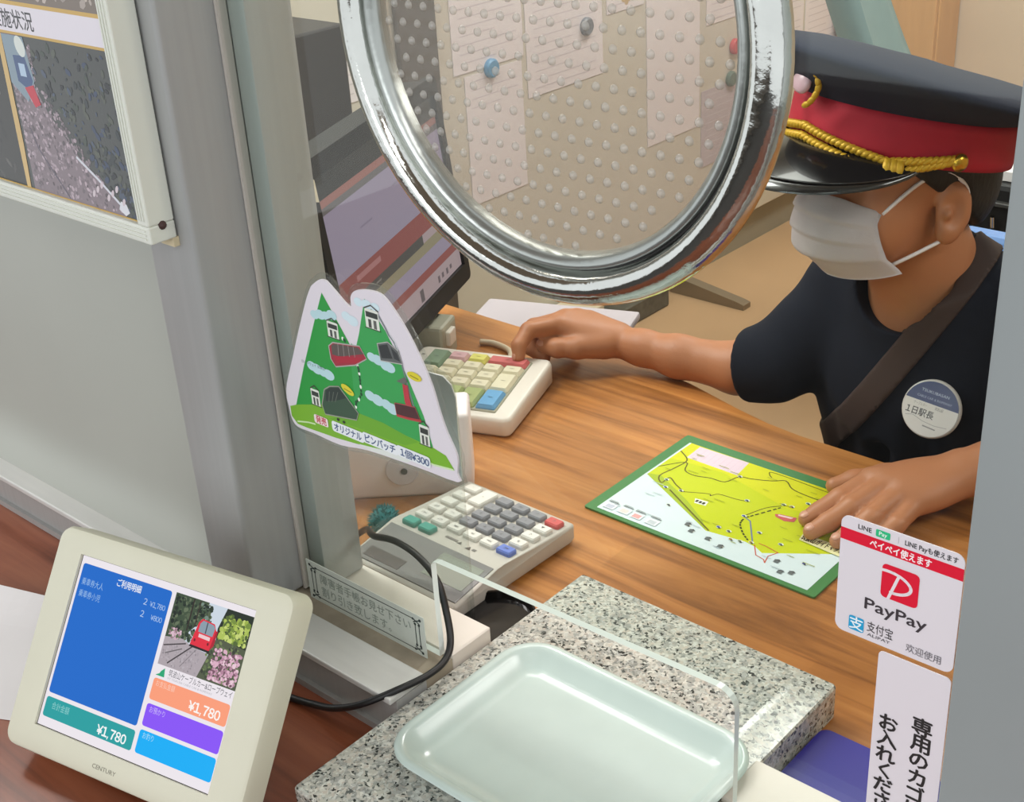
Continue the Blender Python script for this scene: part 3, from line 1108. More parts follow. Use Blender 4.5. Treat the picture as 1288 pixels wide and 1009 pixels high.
# loose sheet left of the display
bm = bmesh.new()
G = []
ex, ey = Vector((0.888, 0.459, 0)), Vector((-0.459, 0.888, 0))
for i in range(17):
    rowv = []
    for j in range(13):
        u, v = i / 16, j / 12
        lift = 0.016 * max(0, (v - 0.66) / 0.34) ** 2 * max(0, 1 - abs(u - .36) * 2.2)
        p = Vector((-1.0055, 0.224, 0.0008)) + ex * (0.235 * u) + ey * (0.142 * v) + Vector((0, 0, lift))
        rowv.append((bm.verts.new(p), bm.verts.new(p - Vector((0, 0, 0.0004)))))
    G.append(rowv)
for i in range(16):
    for j in range(12):
        for s in (0, 1):
            bm.faces.new((G[i][j][s], G[i + 1][j][s], G[i + 1][j + 1][s], G[i][j + 1][s]))
for i in range(16):
    for j in (0, 12):
        bm.faces.new((G[i][j][0], G[i + 1][j][0], G[i + 1][j][1], G[i][j][1]))
for j in range(12):
    for i in (0, 16):
        bm.faces.new((G[i][j][0], G[i][j + 1][0], G[i][j + 1][1], G[i][j][1]))
o = obj('paper_sheet', bm, M_WHITE2, None)
tag(at_origin(o), 'white sheet of paper with a curled edge behind the small monitor', 'paper')

# ------------------------------------------------------------------ mountain-shaped sign for the pin badges
sg = thing('pin_badge_sign', 'white twin-peak cut-out sign of green mountains with red and green cable cars', 'sign', (-0.63, 0.527, 0.195))
ART = {'outline': [(-31.6, 121.8), (-27.5, 124.0), (-22.2, 124.4), (-17.5, 121.8), (-0.5, 110.4), (1.4, 117.7), (4.3, 122.0), (9.0, 124.7), (19.2, 127.2), (30.3, 127.5), (36.7, 124.4), (42.7, 118.7), (49.7, 110.6), (57.6, 99.2), (65.3, 85.6), (71.6, 71.5), (76.3, 54.8), (81.5, 41.2), (88.6, 27.1), (87.2, 7.7)], 'outline2': [(87.2, 13.8), (87.2, 7.1), (50.0, 5.7), (0.1, 2.5), (-28.4, -2.6), (-57.0, -2.1), (-75.1, -2.3), (-80.7, 2.7), (-82.2, 12.1)], 'outline3': [(-83.1, 19.7), (-80.7, 31.2), (-67.9, 58.3), (-56.9, 81.8), (-44.3, 107.0), (-37.7, 117.2)], 'mt1': [(-27.4, 114.7), (-5.0, 82.8), (-6.3, 74.8), (-4.4, 31.4), (-73.2, 15.4), (-58.2, 50.5), (-39.9, 89.4)], 'mt2': [(15.4, 120.4), (21.4, 114.0), (32.2, 102.0), (41.2, 87.5), (51.0, 68.9), (60.7, 47.8)], 'mt2b': [(60.8, 48.4), (67.6, 25.1), (49.3, 22.6), (-2.3, 25.7), (-70.1, 14.5), (-73.0, 16.7)], 'mt2c': [(0.4, 79.9), (6.1, 93.3), (12.6, 111.9)], 'ground': [(-80.3, 13.3), (-71.2, 17.2), (-38.9, 26.8), (-7.9, 28.6), (24.5, 28.3), (67.7, 26.3), (78.3, 24.2), (85.4, 15.4), (50.7, 11.7), (21.8, 9.0), (-2.5, 5.2), (-32.3, 2.1), (-64.7, 0.4), (-74.5, 0.4), (-80.2, 5.4)], 'ground2': [(-1.6, 30.5), (53.1, 30.5), (66.4, 27.0), (78.3, 24.2), (23.2, 18.7), (-3.5, 18.3), (-37.9, 14.7)], 'car1': [(-26.4, 75.6), (-22.0, 79.0), (5.3, 83.4), (10.6, 76.1), (-1.5, 68.4), (-22.0, 61.6), (-25.8, 66.2)], 'car1w': [(-23.9, 76.8), (-20.6, 78.8), (3.7, 82.4), (8.9, 78.9), (-17.5, 70.1), (-24.3, 70.0)], 'car2': [(-37.5, 38.9), (-31.4, 43.0), (-21.7, 45.8), (-4.6, 30.2), (-7.0, 24.8), (-40.3, 19.3), (-42.2, 25.8)], 'trap': [(23.8, 90.4), (33.8, 94.0), (42.9, 90.1), (45.9, 81.9), (25.3, 79.0)], 'trapd': [(24.8, 89.5), (33.3, 92.6), (37.1, 83.2), (26.3, 80.8)], 'trapd2': [(36.2, 91.5), (42.0, 88.2), (44.0, 82.9), (38.6, 83.6)], 'gond': [(38.4, 67.4), (46.0, 72.3), (49.2, 70.5), (46.0, 66.9)], 'pole': [(43.9, 66.8), (48.8, 67.1), (49.6, 57.6), (51.0, 52.6), (45.3, 51.4), (44.4, 55.0)], 'cab': [(35.5, 51.3), (46.1, 52.2), (55.9, 52.9), (58.8, 48.8)], 'cab2': [(34.6, 49.9), (41.8, 50.9), (53.7, 52.3), (58.1, 43.2), (46.2, 41.7), (35.5, 40.7)], 'wire': [(25.6, 114.0), (32.5, 104.2), (35.3, 99.7), (39.0, 96.4), (42.9, 90.1), (48.2, 68.0), (51.9, 53.9), (55.3, 48.4)], 'y1': [(-12.5, 46.2)], 'y2': [(56.0, 75.6)], 'cl1': [(-33.4, 95.9), (-36.4, 95.7), (-27.1, 96.9), (-19.7, 100.9)], 'cl2': [(-4.5, 103.5), (2.3, 100.9)], 'cl3': [(9.1, 116.3), (17.5, 116.2), (25.9, 116.2)], 'cl4': [(-48.8, 54.3), (-43.5, 53.4), (-37.4, 52.8), (-31.3, 52.2)], 'cl5': [(16.1, 78.6), (21.7, 78.0), (28.4, 75.5), (32.6, 75.5)], 'cl6': [(10.0, 48.2), (17.1, 46.9), (25.6, 46.1), (31.1, 44.4)], 'dots': [(-11.3, 85.0), (-9.3, 83.9), (0.7, 68.4), (1.3, 65.8), (1.6, 62.5), (1.5, 57.5), (1.4, 52.4), (1.0, 46.7), (-2.0, 41.8), (-5.5, 38.5), (-6.1, 34.9)], 'st1': [(-20.3, 90.4)], 'st2': [(21.3, 108.8)], 'st3': [(-49.3, 26.1)], 'st4': [(60.4, 34.0)], 'lab': [(-53.9, 14.6), (-39.4, 15.4), (-38.8, 9.6), (-53.5, 8.1)], 'txt': [(-34.6, 11.6), (46.9, 15.0), (20.6, 10.9)], 'sub': [(-60.8, 53.9), (-32.5, 54.2)]}
out = smooth_path([(x, y, 0) for x, y in ART['outline'][:-1] + ART['outline2'] + ART['outline3']], 3)
out = [(v.x, v.y) for v in out]
MS = frame((-0.630, 0.5268, 0.200), (1, 0, 0), (0, 0, 1), (0, -1, 0))
MSmm = MS @ Matrix.Diagonal((0.001, 0.001, 1, 1))
bm = bmesh.new()
prism(bm, out, 0.0, 0.0014, MSmm)
obj('backing_board', bm, mat('white_foam_board', (222, 216, 224), 0.45), sg)


def grow(L, d):
    o2 = []
    m = len(L)
    A = sum(L[i][0] * L[(i + 1) % m][1] - L[(i + 1) % m][0] * L[i][1] for i in range(m))
    s = 1 if A > 0 else -1
    for i in range(m):
        (x0, y0), (x1, y1) = L[i - 1], L[(i + 1) % m]
        t = math.hypot(x1 - x0, y1 - y0) or 1
        o2.append((L[i][0] + s * (y1 - y0) / t * d, L[i][1] - s * (x1 - x0) / t * d))
    return o2


bm = bmesh.new()
prism(bm, grow(out, 4.0), -0.0016, -0.0001, MSmm)
obj('clear_backing', bm, M_ACRY, sg)
P = Print(MS, base=0.00155)
GR, GR2 = (44, 152, 66), (58, 160, 84)
LIME, LIME2 = (122, 178, 50), (108, 168, 48)
P.poly([(-27.4, 114.7), (-5.0, 82.8), (-6.0, 60), (-4.0, 20.0), (-74.5, 13.0), (-58.2, 50.5), (-39.9, 89.4)], GR)
P.poly([(15.4, 120.4), (21.4, 114.0), (32.2, 102.0), (41.2, 87.5), (51.0, 68.9), (60.8, 48.0), (67.6, 24.1), (20, 16), (-8, 20.0),
        (-6, 62), (-3.2, 84), (0.4, 79.9), (6.1, 93.3)], GR2)
P.poly([(-6, 82), (-1, 78), (2, 82), (8, 50), (-6, 45)], GR2)
P.poly(ART['ground'], LIME)
P.poly([(-3.5, 30.5), (20, 30.4), (53.1, 26.0), (40, 19.5), (23.2, 18.7), (-3.5, 18.3), (-37.9, 16)], LIME2)
P.line([(-74, 2.6), (-62, 5.5), (-54, 6.5)], 1.2, (206, 230, 180))
P.line([(47, 13.5), (66, 13.2), (84, 15.4)], 1.3, (206, 230, 180))
P.poly([(-8, 5.0), (22, 9.0), (48, 11.4), (40, 6), (0, 3.2)], (222, 226, 222))
CL = (184, 216, 222)


def cloud(pts, rr, col=CL):
    for i, (x, y) in enumerate(pts):
        P.ell(x, y, rr * (1.15 if i % 2 else 0.95), rr * (0.78 if i % 2 else 0.7), col, 14)


cloud([(-38, 96), (-32, 97.5), (-26, 98), (-20, 100)], 4.6)
cloud([(-5, 103), (1, 101)], 4.8, (206, 226, 234))
cloud([(9, 116.5), (17, 116.5), (25, 116.5)], 4.4, (206, 226, 234))
cloud(ART['cl4'], 5.2)
cloud(ART['cl5'], 4.8)
cloud(ART['cl6'], 5.4)
P.text('ロープウェイ 女体山', -47, 54.6, 2.0, (60, 84, 92), 'C', width=24)
P.line(ART['wire'], 1.4, (120, 128, 132))
P.line([(43.5, 88), (40.5, 96), (36.5, 100)], 0.6, (230, 234, 236))
for i, (x, y) in enumerate(ART['dots']):
    P.ell(x, y, 1.15, 1.5, (232, 240, 228) if i % 2 == 0 else (40, 84, 56), 8)
for i in range(len(ART['dots']) - 1):
    (x0, y0), (x1, y1) = ART['dots'][i], ART['dots'][i + 1]
    if math.hypot(x1 - x0, y1 - y0) < 8:
        P.ell((x0 + x1) / 2, (y0 + y1) / 2, .8, 1.2, (34, 70, 50), 8)


def stn(x, y, w, h):
    P.rect(x - w / 2, y - h / 2, x + w / 2, y + h / 2, (222, 226, 216))
    P.rect(x - w / 2 + .8, y + h * .08, x + w / 2 - .8, y + h * .36, (56, 62, 58))
    P.rect(x - w * .3, y - h / 2 + .6, x - w * .08, y - h * .02, (70, 74, 72))
    P.rect(x + w * .08, y - h / 2 + .6, x + w * .3, y - h * .02, (96, 98, 94))
    P.line([(x - w / 2, y + h / 2), (x, y + h * .72), (x + w / 2, y + h / 2)], 0.9, (66, 60, 56))
    P.line([(x - w / 2 - 1, y - h / 2), (x + w / 2 + 1, y - h / 2)], 0.7, (46, 66, 46))


stn(-20.3, 89.0, 11, 12)
stn(21.0, 107.0, 13, 14)
stn(-49.0, 29.5, 9, 13)
stn(60.2, 33.5, 9, 15)
# pin badges: metal rims with coloured enamel
P.poly(grow(ART['car1'], 0.9), (172, 170, 166))
P.poly(ART['car1'], (158, 52, 66))
P.poly(ART['car1w'], (92, 84, 80))
for f in (0.2, 0.4, 0.6, 0.8):
    P.line([(-22 + 26 * f, 79 + 3.6 * f), (-23 + 28 * f, 70.2 + 4 * f)], .5, (150, 146, 140))
P.poly([(-22, 69.5), (6, 75.5), (3, 71), (-20, 64.5)], (172, 44, 62))
P.poly(grow(ART['car2'], 0.9), (150, 150, 140))
P.poly(ART['car2'], (58, 84, 66))
P.poly([(-36, 39), (-31, 42.4), (-22, 45), (-15, 39), (-28, 33), (-38, 30)], (46, 58, 54))
for f in (0.25, 0.5, 0.75):
    P.line([(-37 + 18 * f, 38 + 4 * f), (-38 + 14 * f, 29.5 + 4 * f)], .5, (110, 116, 106))
P.ell(-27, 18.6, 1.4, 1.2, (48, 50, 48), 8)
P.ell(-21, 18.4, 1.4, 1.2, (48, 50, 48), 8)
P.poly(grow(ART['trap'], 0.7), (186, 186, 182))
P.poly(ART['trap'], (96, 100, 100))
P.poly(ART['trapd'], (52, 56, 58))
P.poly(ART['trapd2'], (58, 62, 64))
P.poly(ART['gond'], (104, 106, 100))
P.poly(ART['pole'], (186, 60, 72))
P.poly(grow(ART['cab2'], 0.7), (170, 84, 84))
P.poly(ART['cab2'], (78, 46, 50))
P.line([(35.6, 41.4), (46, 42.2), (58, 44)], 1.4, (176, 58, 60))
for x, y, a in ((-12.5, 46.2, .35), (56.0, 75.6, .05)):
    P.ell(x, y, 6.6, 3.0, (216, 204, 54), 16, -a)
    P.line([(x - 3.6, y), (x + 3.6, y - 1.0)], .8, (150, 138, 44))
# wording on a white pill
for x0, x1, yy, x_ in ((-33, -3, 12.0, 0), (-1, 31, 13.2, 0), (33, 62, 13.8, 0)):
    P.rect(x0 - 1.5, yy - 4.4, x1 + 1.5, yy + 4.0, (232, 236, 240), r=2.2)
P.rect(-53.5, 8.4, -38.5, 15.4, (238, 222, 222), r=1.6)
P.text('発売', -46, 9.6, 5.0, (190, 66, 76), 'C', width=11, bold=0.02)
BL = (70, 92, 132)
P.text('オリジナル', -18, 9.2, 5.2, BL, 'C', width=28, bold=0.02)
P.text('ピンバッチ', 15, 10.2, 5.4, BL, 'C', width=30, bold=0.02)
P.text('個', 42.5, 10.6, 5.4, BL, 'C', bold=0.01)
P.price('1', 39.0, 10.8, 5.2, BL)
P.price('¥300', 62.5, 10.8, 5.2, BL)
P.build('sign_print', INK, sg)

# clear card holder standing behind the sign
ch = thing('acrylic_card_holder', 'clear acrylic upright plate with a rounded corner behind the mountain sign', 'card holder', (-0.665, 0.600, 0.0))
MC = frame((-0.770, 0.598, 0.0), (0.985, 0.17, 0), (0, 0, 1), (0.17, -0.985, 0))
bm = bmesh.new()
prism(bm, [(0.0, 0.0), (0.136, 0.0), (0.1360, 0.205), (0.1335, 0.214), (0.127, 0.2205), (0.118, 0.223), (0.0, 0.228)], -0.0015, 0.0015, MC)
obj('front_plate', bm, M_ACRY, ch)
bm = bmesh.new()
prism(bm, [(0.0, 0.150), (0.134, 0.130), (0.134, 0.200), (0.131, 0.210), (0.124, 0.216), (0.0, 0.222)], -0.0032, -0.0020, MC)
obj('card_insert', bm, mat('pale_lilac_card', (236, 230, 234), 0.6), ch)

# ------------------------------------------------------------------ calculator
ca = thing('calculator', 'big grey desk calculator with white, grey and coloured keys behind the notice', 'calculator', (-0.705, 0.68, 0.0))
CX0, CX1 = -0.7680, -0.6405
bm = bmesh.new()
pr = [(0.7575, 0.004), (0.7575, 0.0175), (0.756, 0.0190), (0.664, 0.0265), (0.658, 0.0265), (0.6065, 0.0185), (0.604, 0.0165), (0.604, 0.006),
      (0.608, 0.003), (0.752, 0.001)]
A = [bm.verts.new((CX0, y, z)) for y, z in pr]
B = [bm.verts.new((CX1, y, z)) for y, z in pr]
for i in range(len(pr)):
    j = (i + 1) % len(pr)
    bm.faces.new((A[i], A[j], B[j], B[i]))
bm.faces.new(A[::-1])
bm.faces.new(B)
es = [e for e in bm.edges if (abs(e.verts[0].co.x - e.verts[1].co.x) < 1e-6)]
bmesh.ops.bevel(bm, geom=es, offset=0.0028, segments=3, affect='EDGES', profile=0.5)
body = obj('body', bm, mat('warm_grey_plastic', (186, 180, 172), 0.45, noise=0.02), ca, smooth=True, angle=40)
bm = bmesh.new()
NS = frame((-0.704, 0.632, 0.0229), (1, 0, 0), (0, 0.9886, 0.1505), (0, -0.1505, 0.9886))
box(bm, (-0.0605, -0.0245, -0.001), (0.0605, 0.0235, 0.0006), 0.0004, 1, NS)
dp = obj('display_panel', bm, mat('smoky_grey_panel', (120, 118, 118), 0.25), ca)
bm = bmesh.new()
box(bm, (-0.052, -0.0205, 0.0005), (-0.010, -0.0085, 0.0009), 0, 1, NS)
obj('solar_cell', bm, mat('solar_cell', (70, 62, 62), 0.3), dp)
bm = bmesh.new()
box(bm, (0.010, -0.012, 0.0005), (0.056, 0.017, 0.0009), 0, 1, NS)
obj('number_window', bm, mat('lcd_window', (138, 142, 132), 0.2), dp)
sl = math.atan2(0.0265 - 0.0190, 0.092)
NK = frame((-0.704, 0.664, 0.0265), (1, 0, 0), (0, math.cos(sl), -math.sin(sl)), (0, math.sin(sl), math.cos(sl)))
KW = mat('white_key', (216, 212, 206), 0.4)
KG = mat('slate_key', (132, 132, 138), 0.4)
KR = mat('red_key', (196, 86, 86), 0.4)
KB = mat('blue_key', (104, 124, 196), 0.4)
KT = mat('teal_key', (70, 150, 136), 0.4)
kx = [-0.6525 + 0.704 - 0.0193 * i for i in range(6)]
ky = [0.0800 - 0.0158 * i for i in range(6)]
keymesh = {}


def calc_key(c, r, m, rs=1):
    key = (m.name, rs)
    hh = 0.0110 * rs + 0.0048 * (rs - 1)
    if key not in keymesh:
        bm = bmesh.new()
        loft(bm, [rl(-0.0078, -hh / 2, 0.0078, hh / 2, 0.0, -0.001, 0.002, 3), rl(-0.0078, -hh / 2, 0.0078, hh / 2, 0.0, 0.0028, 0.002, 3),
                  rl(-0.0078, -hh / 2, 0.0078, hh / 2, 0.0010, 0.0042, 0.002, 3)], False)
        bmesh.ops.recalc_face_normals(bm, faces=bm.faces)
        me = bpy.data.meshes.new('key')
        bm.to_mesh(me)
        bm.free()
        me.materials.append(m)
        keymesh[key] = me
    o = bpy.data.objects.new('key', keymesh[key])
    COL.objects.link(o)
    o.parent = ca
    y = ky[r] - (0.0158 / 2) * (rs - 1)
    o.matrix_local = Matrix.Translation(-ca.location) @ NK @ Matrix.Translation((kx[c], y, 0))


lay = {0: [KR, KW, KW, KW, KB], 1: [KG, KG, KG, KG, KW], 2: [KG, KG, KG, KG, KW], 3: [KG, KG, KG, KG, KW],
       4: [None, None, KW, KW, KW, KT], 5: [KW, KW, KW, KW, KW, KT]}
for c, L in lay.items():
    for r, m in enumerate(L):
        if m is not None:
            calc_key(c, r, m)
calc_key(4, 0, KW, 2)
P = Print(NK, base=0.0043)
leg = {(1, 0): '0', (2, 0): '00', (3, 0): '.', (1, 1): '1', (2, 1): '2', (3, 1): '3', (1, 2): '4', (2, 2): '5', (3, 2): '6',
       (1, 3): '7', (2, 3): '8', (3, 3): '9', (0, 1): '▲', (0, 2): '√', (0, 3): '%', (4, 2): '×', (5, 0): '-', (5, 1): '÷', (4, 0.5): '+',
       (1, 4): 'M+', (2, 4): 'M-', (3, 4): 'MR', (4, 3): '+/-', (4, 4): 'GT', (5, 4): 'MU', (5, 3): 'GT', (0, 0): 'C', (0, 4): 'AC'}
for (c, r), s in leg.items():
    P.text(s, kx[c] * 1000, (ky[0] - 0.0158 * r) * 1000, 3.0, (92, 90, 92) if c not in (1, 2, 3) or r > 3 else (78, 78, 86), 'C', rot=PI, mid=True)
P.build('key_legends', INK, ca)['kind'] = 'stuff'
P = Print(NK, base=0.0003)
P.poly([(20, -1), (26, -1), (23, 4)], (84, 80, 78))
P.rect(27, 0, 31, 3, (120, 116, 112))
P.rect(-6, 2, 8, 5, (120, 114, 110))
P.poly([(9, 1), (14, 1), (11.5, 5)], (84, 80, 78))
P.build('panel_marks', INK, ca)

# dish, pompon, stand
bm = bmesh.new()
lathe(bm, [(0.030, 0.0), (0.0335, 0.003), (0.0345, 0.011), (0.0338, 0.0125), (0.0325, 0.0118), (0.031, 0.0060), (0.0, 0.0052)],
      Matrix.Translation((-0.6145, 0.6220, 0.0)), 48)
o = obj('round_dish', bm, mat('glossy_black_plastic', (16, 15, 15), 0.12), None, smooth=True, angle=40)
tag(at_origin(o), 'round shiny black dish between the calculator and the granite slab', 'dish')
r3 = random.Random(11)
bm = bmesh.new()
pc = Vector((-0.784, 0.664, 0.0165))
bmesh.ops.create_icosphere(bm, subdivisions=3, radius=0.0125, matrix=Matrix.Translation(pc))
for k in range(420):
    a, z = r3.uniform(0, 2 * PI), r3.uniform(-1, 1)
    d = Vector((math.cos(a) * math.sqrt(1 - z * z), math.sin(a) * math.sqrt(1 - z * z), z))
    s = Vector((r3.uniform(-1, 1), r3.uniform(-1, 1), r3.uniform(-1, 1))).cross(d).normalized() * 0.0009
    t = d.cross(s).normalized() * 0.0009
    b0 = pc + d * 0.0115
    q = [bm.verts.new(b0 + s), bm.verts.new(b0 - s * .5 + t), bm.verts.new(b0 - s * .5 - t)]
    tip = pc + d * r3.uniform(0.0145, 0.0175) + s * r3.uniform(-2, 2)
    tip.z = max(tip.z, 0.0003)
    tv = bm.verts.new(tip)
    for i in range(3):
        bm.faces.new((q[i], q[(i + 1) % 3], tv))
for v in bm.verts:
    v.co.z = max(v.co.z, 0.0003)
o = obj('pompon', bm, mat('teal_yarn', (28, 120, 124), 0.9, noise=0.3, nscale=150), None)
tag(at_origin(o), 'small fuzzy teal pompon beside the calculator', 'pompon')

# ------------------------------------------------------------------ touch screen till
ti = thing('touchscreen_monitor', 'large black touchscreen till with pink and red striped screen on the desk', 'monitor', (-0.98, 0.90, 0.0))
u_ = Vector((-0.39393, 0.91914, 0))
n_ = Vector((0.91914, 0.39393, 0))
th = math.radians(6)
w_ = Vector((0, 0, math.cos(th))) - n_ * math.sin(th)
nn_ = n_ * math.cos(th) + Vector((0, 0, math.sin(th)))
MT = frame((-0.9288, 0.7667, 0.050), u_, w_, nn_)
bm = bmesh.new()
oo = rrect(0, 0, 0.337, 0.246, 0.008, 5)
hh = [(0.013, 0.021), (0.324, 0.021), (0.324, 0.226), (0.013, 0.226)]


def prism_hole_plain(bm, outer, hole, z0, z1, M):
    prism_holes(bm, outer, [hole], z0, z1, M)
    for f in bm.faces:
        f.material_index = 0


prism_hole_plain(bm, oo, hh, -0.006, 0.003, MT)
obj('bezel', bm, M_BLACK, ti)
bm = bmesh.new()
box(bm, (0.004, 0.004, -0.045), (0.333, 0.242, -0.006), 0.006, 2, MT)
obj('back_housing', bm, M_BLACK, ti)
bm = bmesh.new()
box(bm, (0.013, 0.021, -0.006), (0.324, 0.226, -0.001), 0, 1, MT)
scr2 = obj('screen', bm, M_BLACK, ti)
P = Print(MT, base=-0.0009)
X0, X1 = 13.5, 323.5
PK, RD, LV, TN, DK = (186, 162, 166), (158, 92, 90), (168, 152, 172), (160, 146, 122), (96, 90, 88)
P.rect(X0, 21.5, X1, 43, PK)
P.rect(X0, 43, X1, 53, RD)
P.rect(X0, 53, X1, 70, LV)
P.rect(X0, 70, X1, 82, TN)
P.rect(X0, 82, X1, 93, PK)
P.rect(70, 81, 230, 93, DK)
P.rect(X0, 92, X1, 116, RD)
P.rect(X0, 116, X1, 187, LV)
P.rect(X0, 187, X1, 194, (118, 110, 110))
P.rect(X0, 194, X1, 202, (168, 112, 104))
P.rect(X0, 202, X1, 225.5, (54, 52, 50))
for xx in (250, 262, 276, 288):
    P.rect(xx, 26 + (xx % 5), xx + 6, 34, (118, 104, 110))
P.rect(196, 24, 206, 38, (110, 100, 104))
P.rect(60, 104, 120, 110, (186, 128, 128))
P.rect(90, 150, 120, 152, (150, 136, 156))
P.rect(180, 165, 260, 167, (152, 138, 156))
P.line([(100, 87), (112, 87)], 2, (140, 130, 126))
P.build('till_picture', POS_SCREEN, scr2)
P = Print(MT, base=0.0032)
P.poly([(1.5, 208), (12, 204), (12, 226), (1.5, 232)], (214, 208, 186))
P.build('paper_label', INK, ti)
bm = bmesh.new()
MB = frame((-0.9288, 0.7667, 0.0), u_, n_, (0, 0, 1))
box(bm, (0.155, -0.10, 0.0), (0.232, -0.012, 0.050), 0.004, 2, MB)
box(bm, (0.196, -0.02, 0.0), (0.240, 0.018, 0.044), 0.004, 2, MB)
box(bm, (0.12, -0.08, 0.05), (0.232, -0.050, 0.16), 0.004, 2, MB)
st = obj('stand', bm, mat('grey_green_plastic', (166, 164, 148), 0.5), ti)
bm = bmesh.new()
box(bm, (0.205, 0.016, 0.018), (0.225, 0.023, 0.036), 0.002, 2, MB)
obj('cable_plug', bm, M_WHITE, st)
# white service box with a round pivot cap
sv = thing('service_box', 'white plastic box with a round screw cap between till and calculator', 'box', (-0.84, 0.745, 0.0))
MX = frame((-0.856, 0.6855, 0.0), (0.74, 0.672, 0), (-0.672, 0.74, 0), (0, 0, 1))
bm = bmesh.new()
box(bm, (-0.03, 0.0, 0.0), (0.118, 0.05, 0.085), 0.005, 3, MX)
obj('housing', bm, mat('lilac_white_plastic', (232, 222, 222), 0.45), sv, smooth=True, angle=40)
bm = bmesh.new()
lathe(bm, [(0.0155, 0.0), (0.0155, 0.0012), (0.0145, 0.002), (0.0, 0.002)], MX @ frame((0.0520, 0.0, 0.030), (1, 0, 0), (0, 0, 1), (0, -1, 0)), 28)
cap = obj('pivot_cap', bm, mat('pale_blue_white_cap', (212, 206, 214), 0.35), sv)
bm = bmesh.new()
lathe(bm, [(0.0032, 0.0018), (0.0032, 0.0030), (0.0, 0.0030)], MX @ frame((0.0540, 0.0, 0.030), (1, 0, 0), (0, 0, 1), (0, -1, 0)), 12)
obj('cap_screw', bm, M_DGREY, cap)
bm = bmesh.new()
lathe(bm, [(0.0046, 0.0), (0.0046, 0.0012), (0.0, 0.0012)], MX @ frame((-0.012, 0.0, 0.060), (1, 0, 0), (0, 0, 1), (0, -1, 0)), 12)
obj('side_screw', bm, M_DGREY, sv)

# ------------------------------------------------------------------ till keypad
kp = thing('till_keypad', 'white till keypad with pastel coloured keys under the right hand', 'keypad', (-0.89, 0.93, 0.0))
MK0 = frame((-0.8115, 0.8640, 0.0), (0.9397, 0.3420, 0), (-0.3420, 0.9397, 0), (0, 0, 1))
bm = bmesh.new()
A, B = [], []


def kloop(d, zf, zb):
    L = []
    for x, y in rrect(-0.155 + d, 0.0 + d, 0.0 - d, 0.134 - d, max(0.009 - d, .001), 4):
        L.append(MK0 @ Vector((x, y, zf + (zb - zf) * y / 0.134)))
    return L


loft(bm, [kloop(0.003, 0.0005, 0.0005), kloop(0.0, 0.004, 0.004), kloop(0.0, 0.0175, 0.0235), kloop(0.0012, 0.0205, 0.0270), kloop(0.004, 0.0220, 0.0285)])
kb = obj('body', bm, M_WHITE, kp, smooth=True, angle=50)
sk = math.atan2(0.0065, 0.134)
MK = MK0 @ Matrix.Translation((0, 0, 0.0220)) @ Matrix.Rotation(sk, 4, 'X')
bm = bmesh.new()
box(bm, (-0.136, 0.010, -0.002), (-0.019, 0.120, 0.0016), 0.0008, 1, MK)
obj('key_bed', bm, mat('grey_olive_bed', (158, 156, 138), 0.5), kp)
kc = {'g': (120, 142, 118), 'p': (208, 168, 172), 'y': (214, 208, 112), 'r': (198, 104, 104), 'w': (218, 210, 184),
      'o': (216, 178, 140), 'l': (162, 172, 116), 'b': (104, 160, 204)}
kmat = {k: mat('key_' + n, kc[k], 0.4) for k, n in zip('gpyrwolb', ('sage', 'pink', 'yellow', 'red', 'cream', 'peach', 'olive', 'blue'))}
keys = [(0, 0, 1, 2, 'g'), (1, 0, 1, 1, 'p'), (2, 0, 1, 1, 'y'), (3, 0, 2, 1, 'r'), (1, 1, 1, 1, 'w'), (2, 1, 1, 1, 'w'), (3, 1, 1, 1, 'w'),
        (4, 1, 1, 1, 'w'), (0, 2, 1, 1, 'w'), (1, 2, 1, 1, 'w'), (2, 2, 1, 1, 'w'), (3, 2, 1, 1, 'w'), (4, 2, 1, 2, 'w'), (0, 3, 1, 1, 'w'),
        (1, 3, 1, 1, 'w'), (2, 3, 1, 1, 'w'), (3, 3, 1, 1, 'w'), (0, 4, 1, 2, 'o'), (1, 4, 1, 2, 'o'), (2, 4, 1, 2, 'l'), (3, 4, 1, 2, 'l'),
        (4, 4, 1, 2, 'b')]
P = Print(MK, base=0.0068)
for c, r, cs, rs, k in keys:
    x0 = -0.1355 + 0.0231 * c
    x1 = x0 + 0.0231 * cs
    y1 = 0.1185 - 0.0178 * r
    y0 = y1 - 0.0178 * rs
    bm = bmesh.new()
    g = 0.0008

    def kl(d, z):
        return [MK @ Vector((x, y, z)) for x, y in rrect(x0 + g + d, y0 + g + d, x1 - g - d, y1 - g - d, 0.0012, 2)]
    loft(bm, [kl(0, 0.0010), kl(0.0003, 0.0030), kl(0.0022, 0.0065)], False)
    obj('key', bm, kmat[k], kp)
    cx, cy = (x0 + x1) * 500, (y0 + y1) * 500
    P.line([(cx - 2.2, cy), (cx + 2.2, cy)], 0.9, tuple(int(v * .72) for v in kc[k]))
P.build('key_legends', INK, kp)['kind'] = 'stuff'
P = Print(MK, base=0.0003)
P.ell(-145.5, 112, 2.2, 1.8, (140, 134, 126), 10)
P.build('indicator_mark', INK, kp)
bm = bmesh.new()
tube(bm, smooth_path([(-0.905, 0.955, 0.014), (-0.920, 0.985, 0.010), (-0.945, 1.015, 0.005), (-0.975, 1.022, 0.004), (-0.992, 1.016, 0.004)], 7), 0.0034, 8)
obj('cable', bm, mat('beige_cable', (196, 180, 156), 0.5), kp, smooth=True)

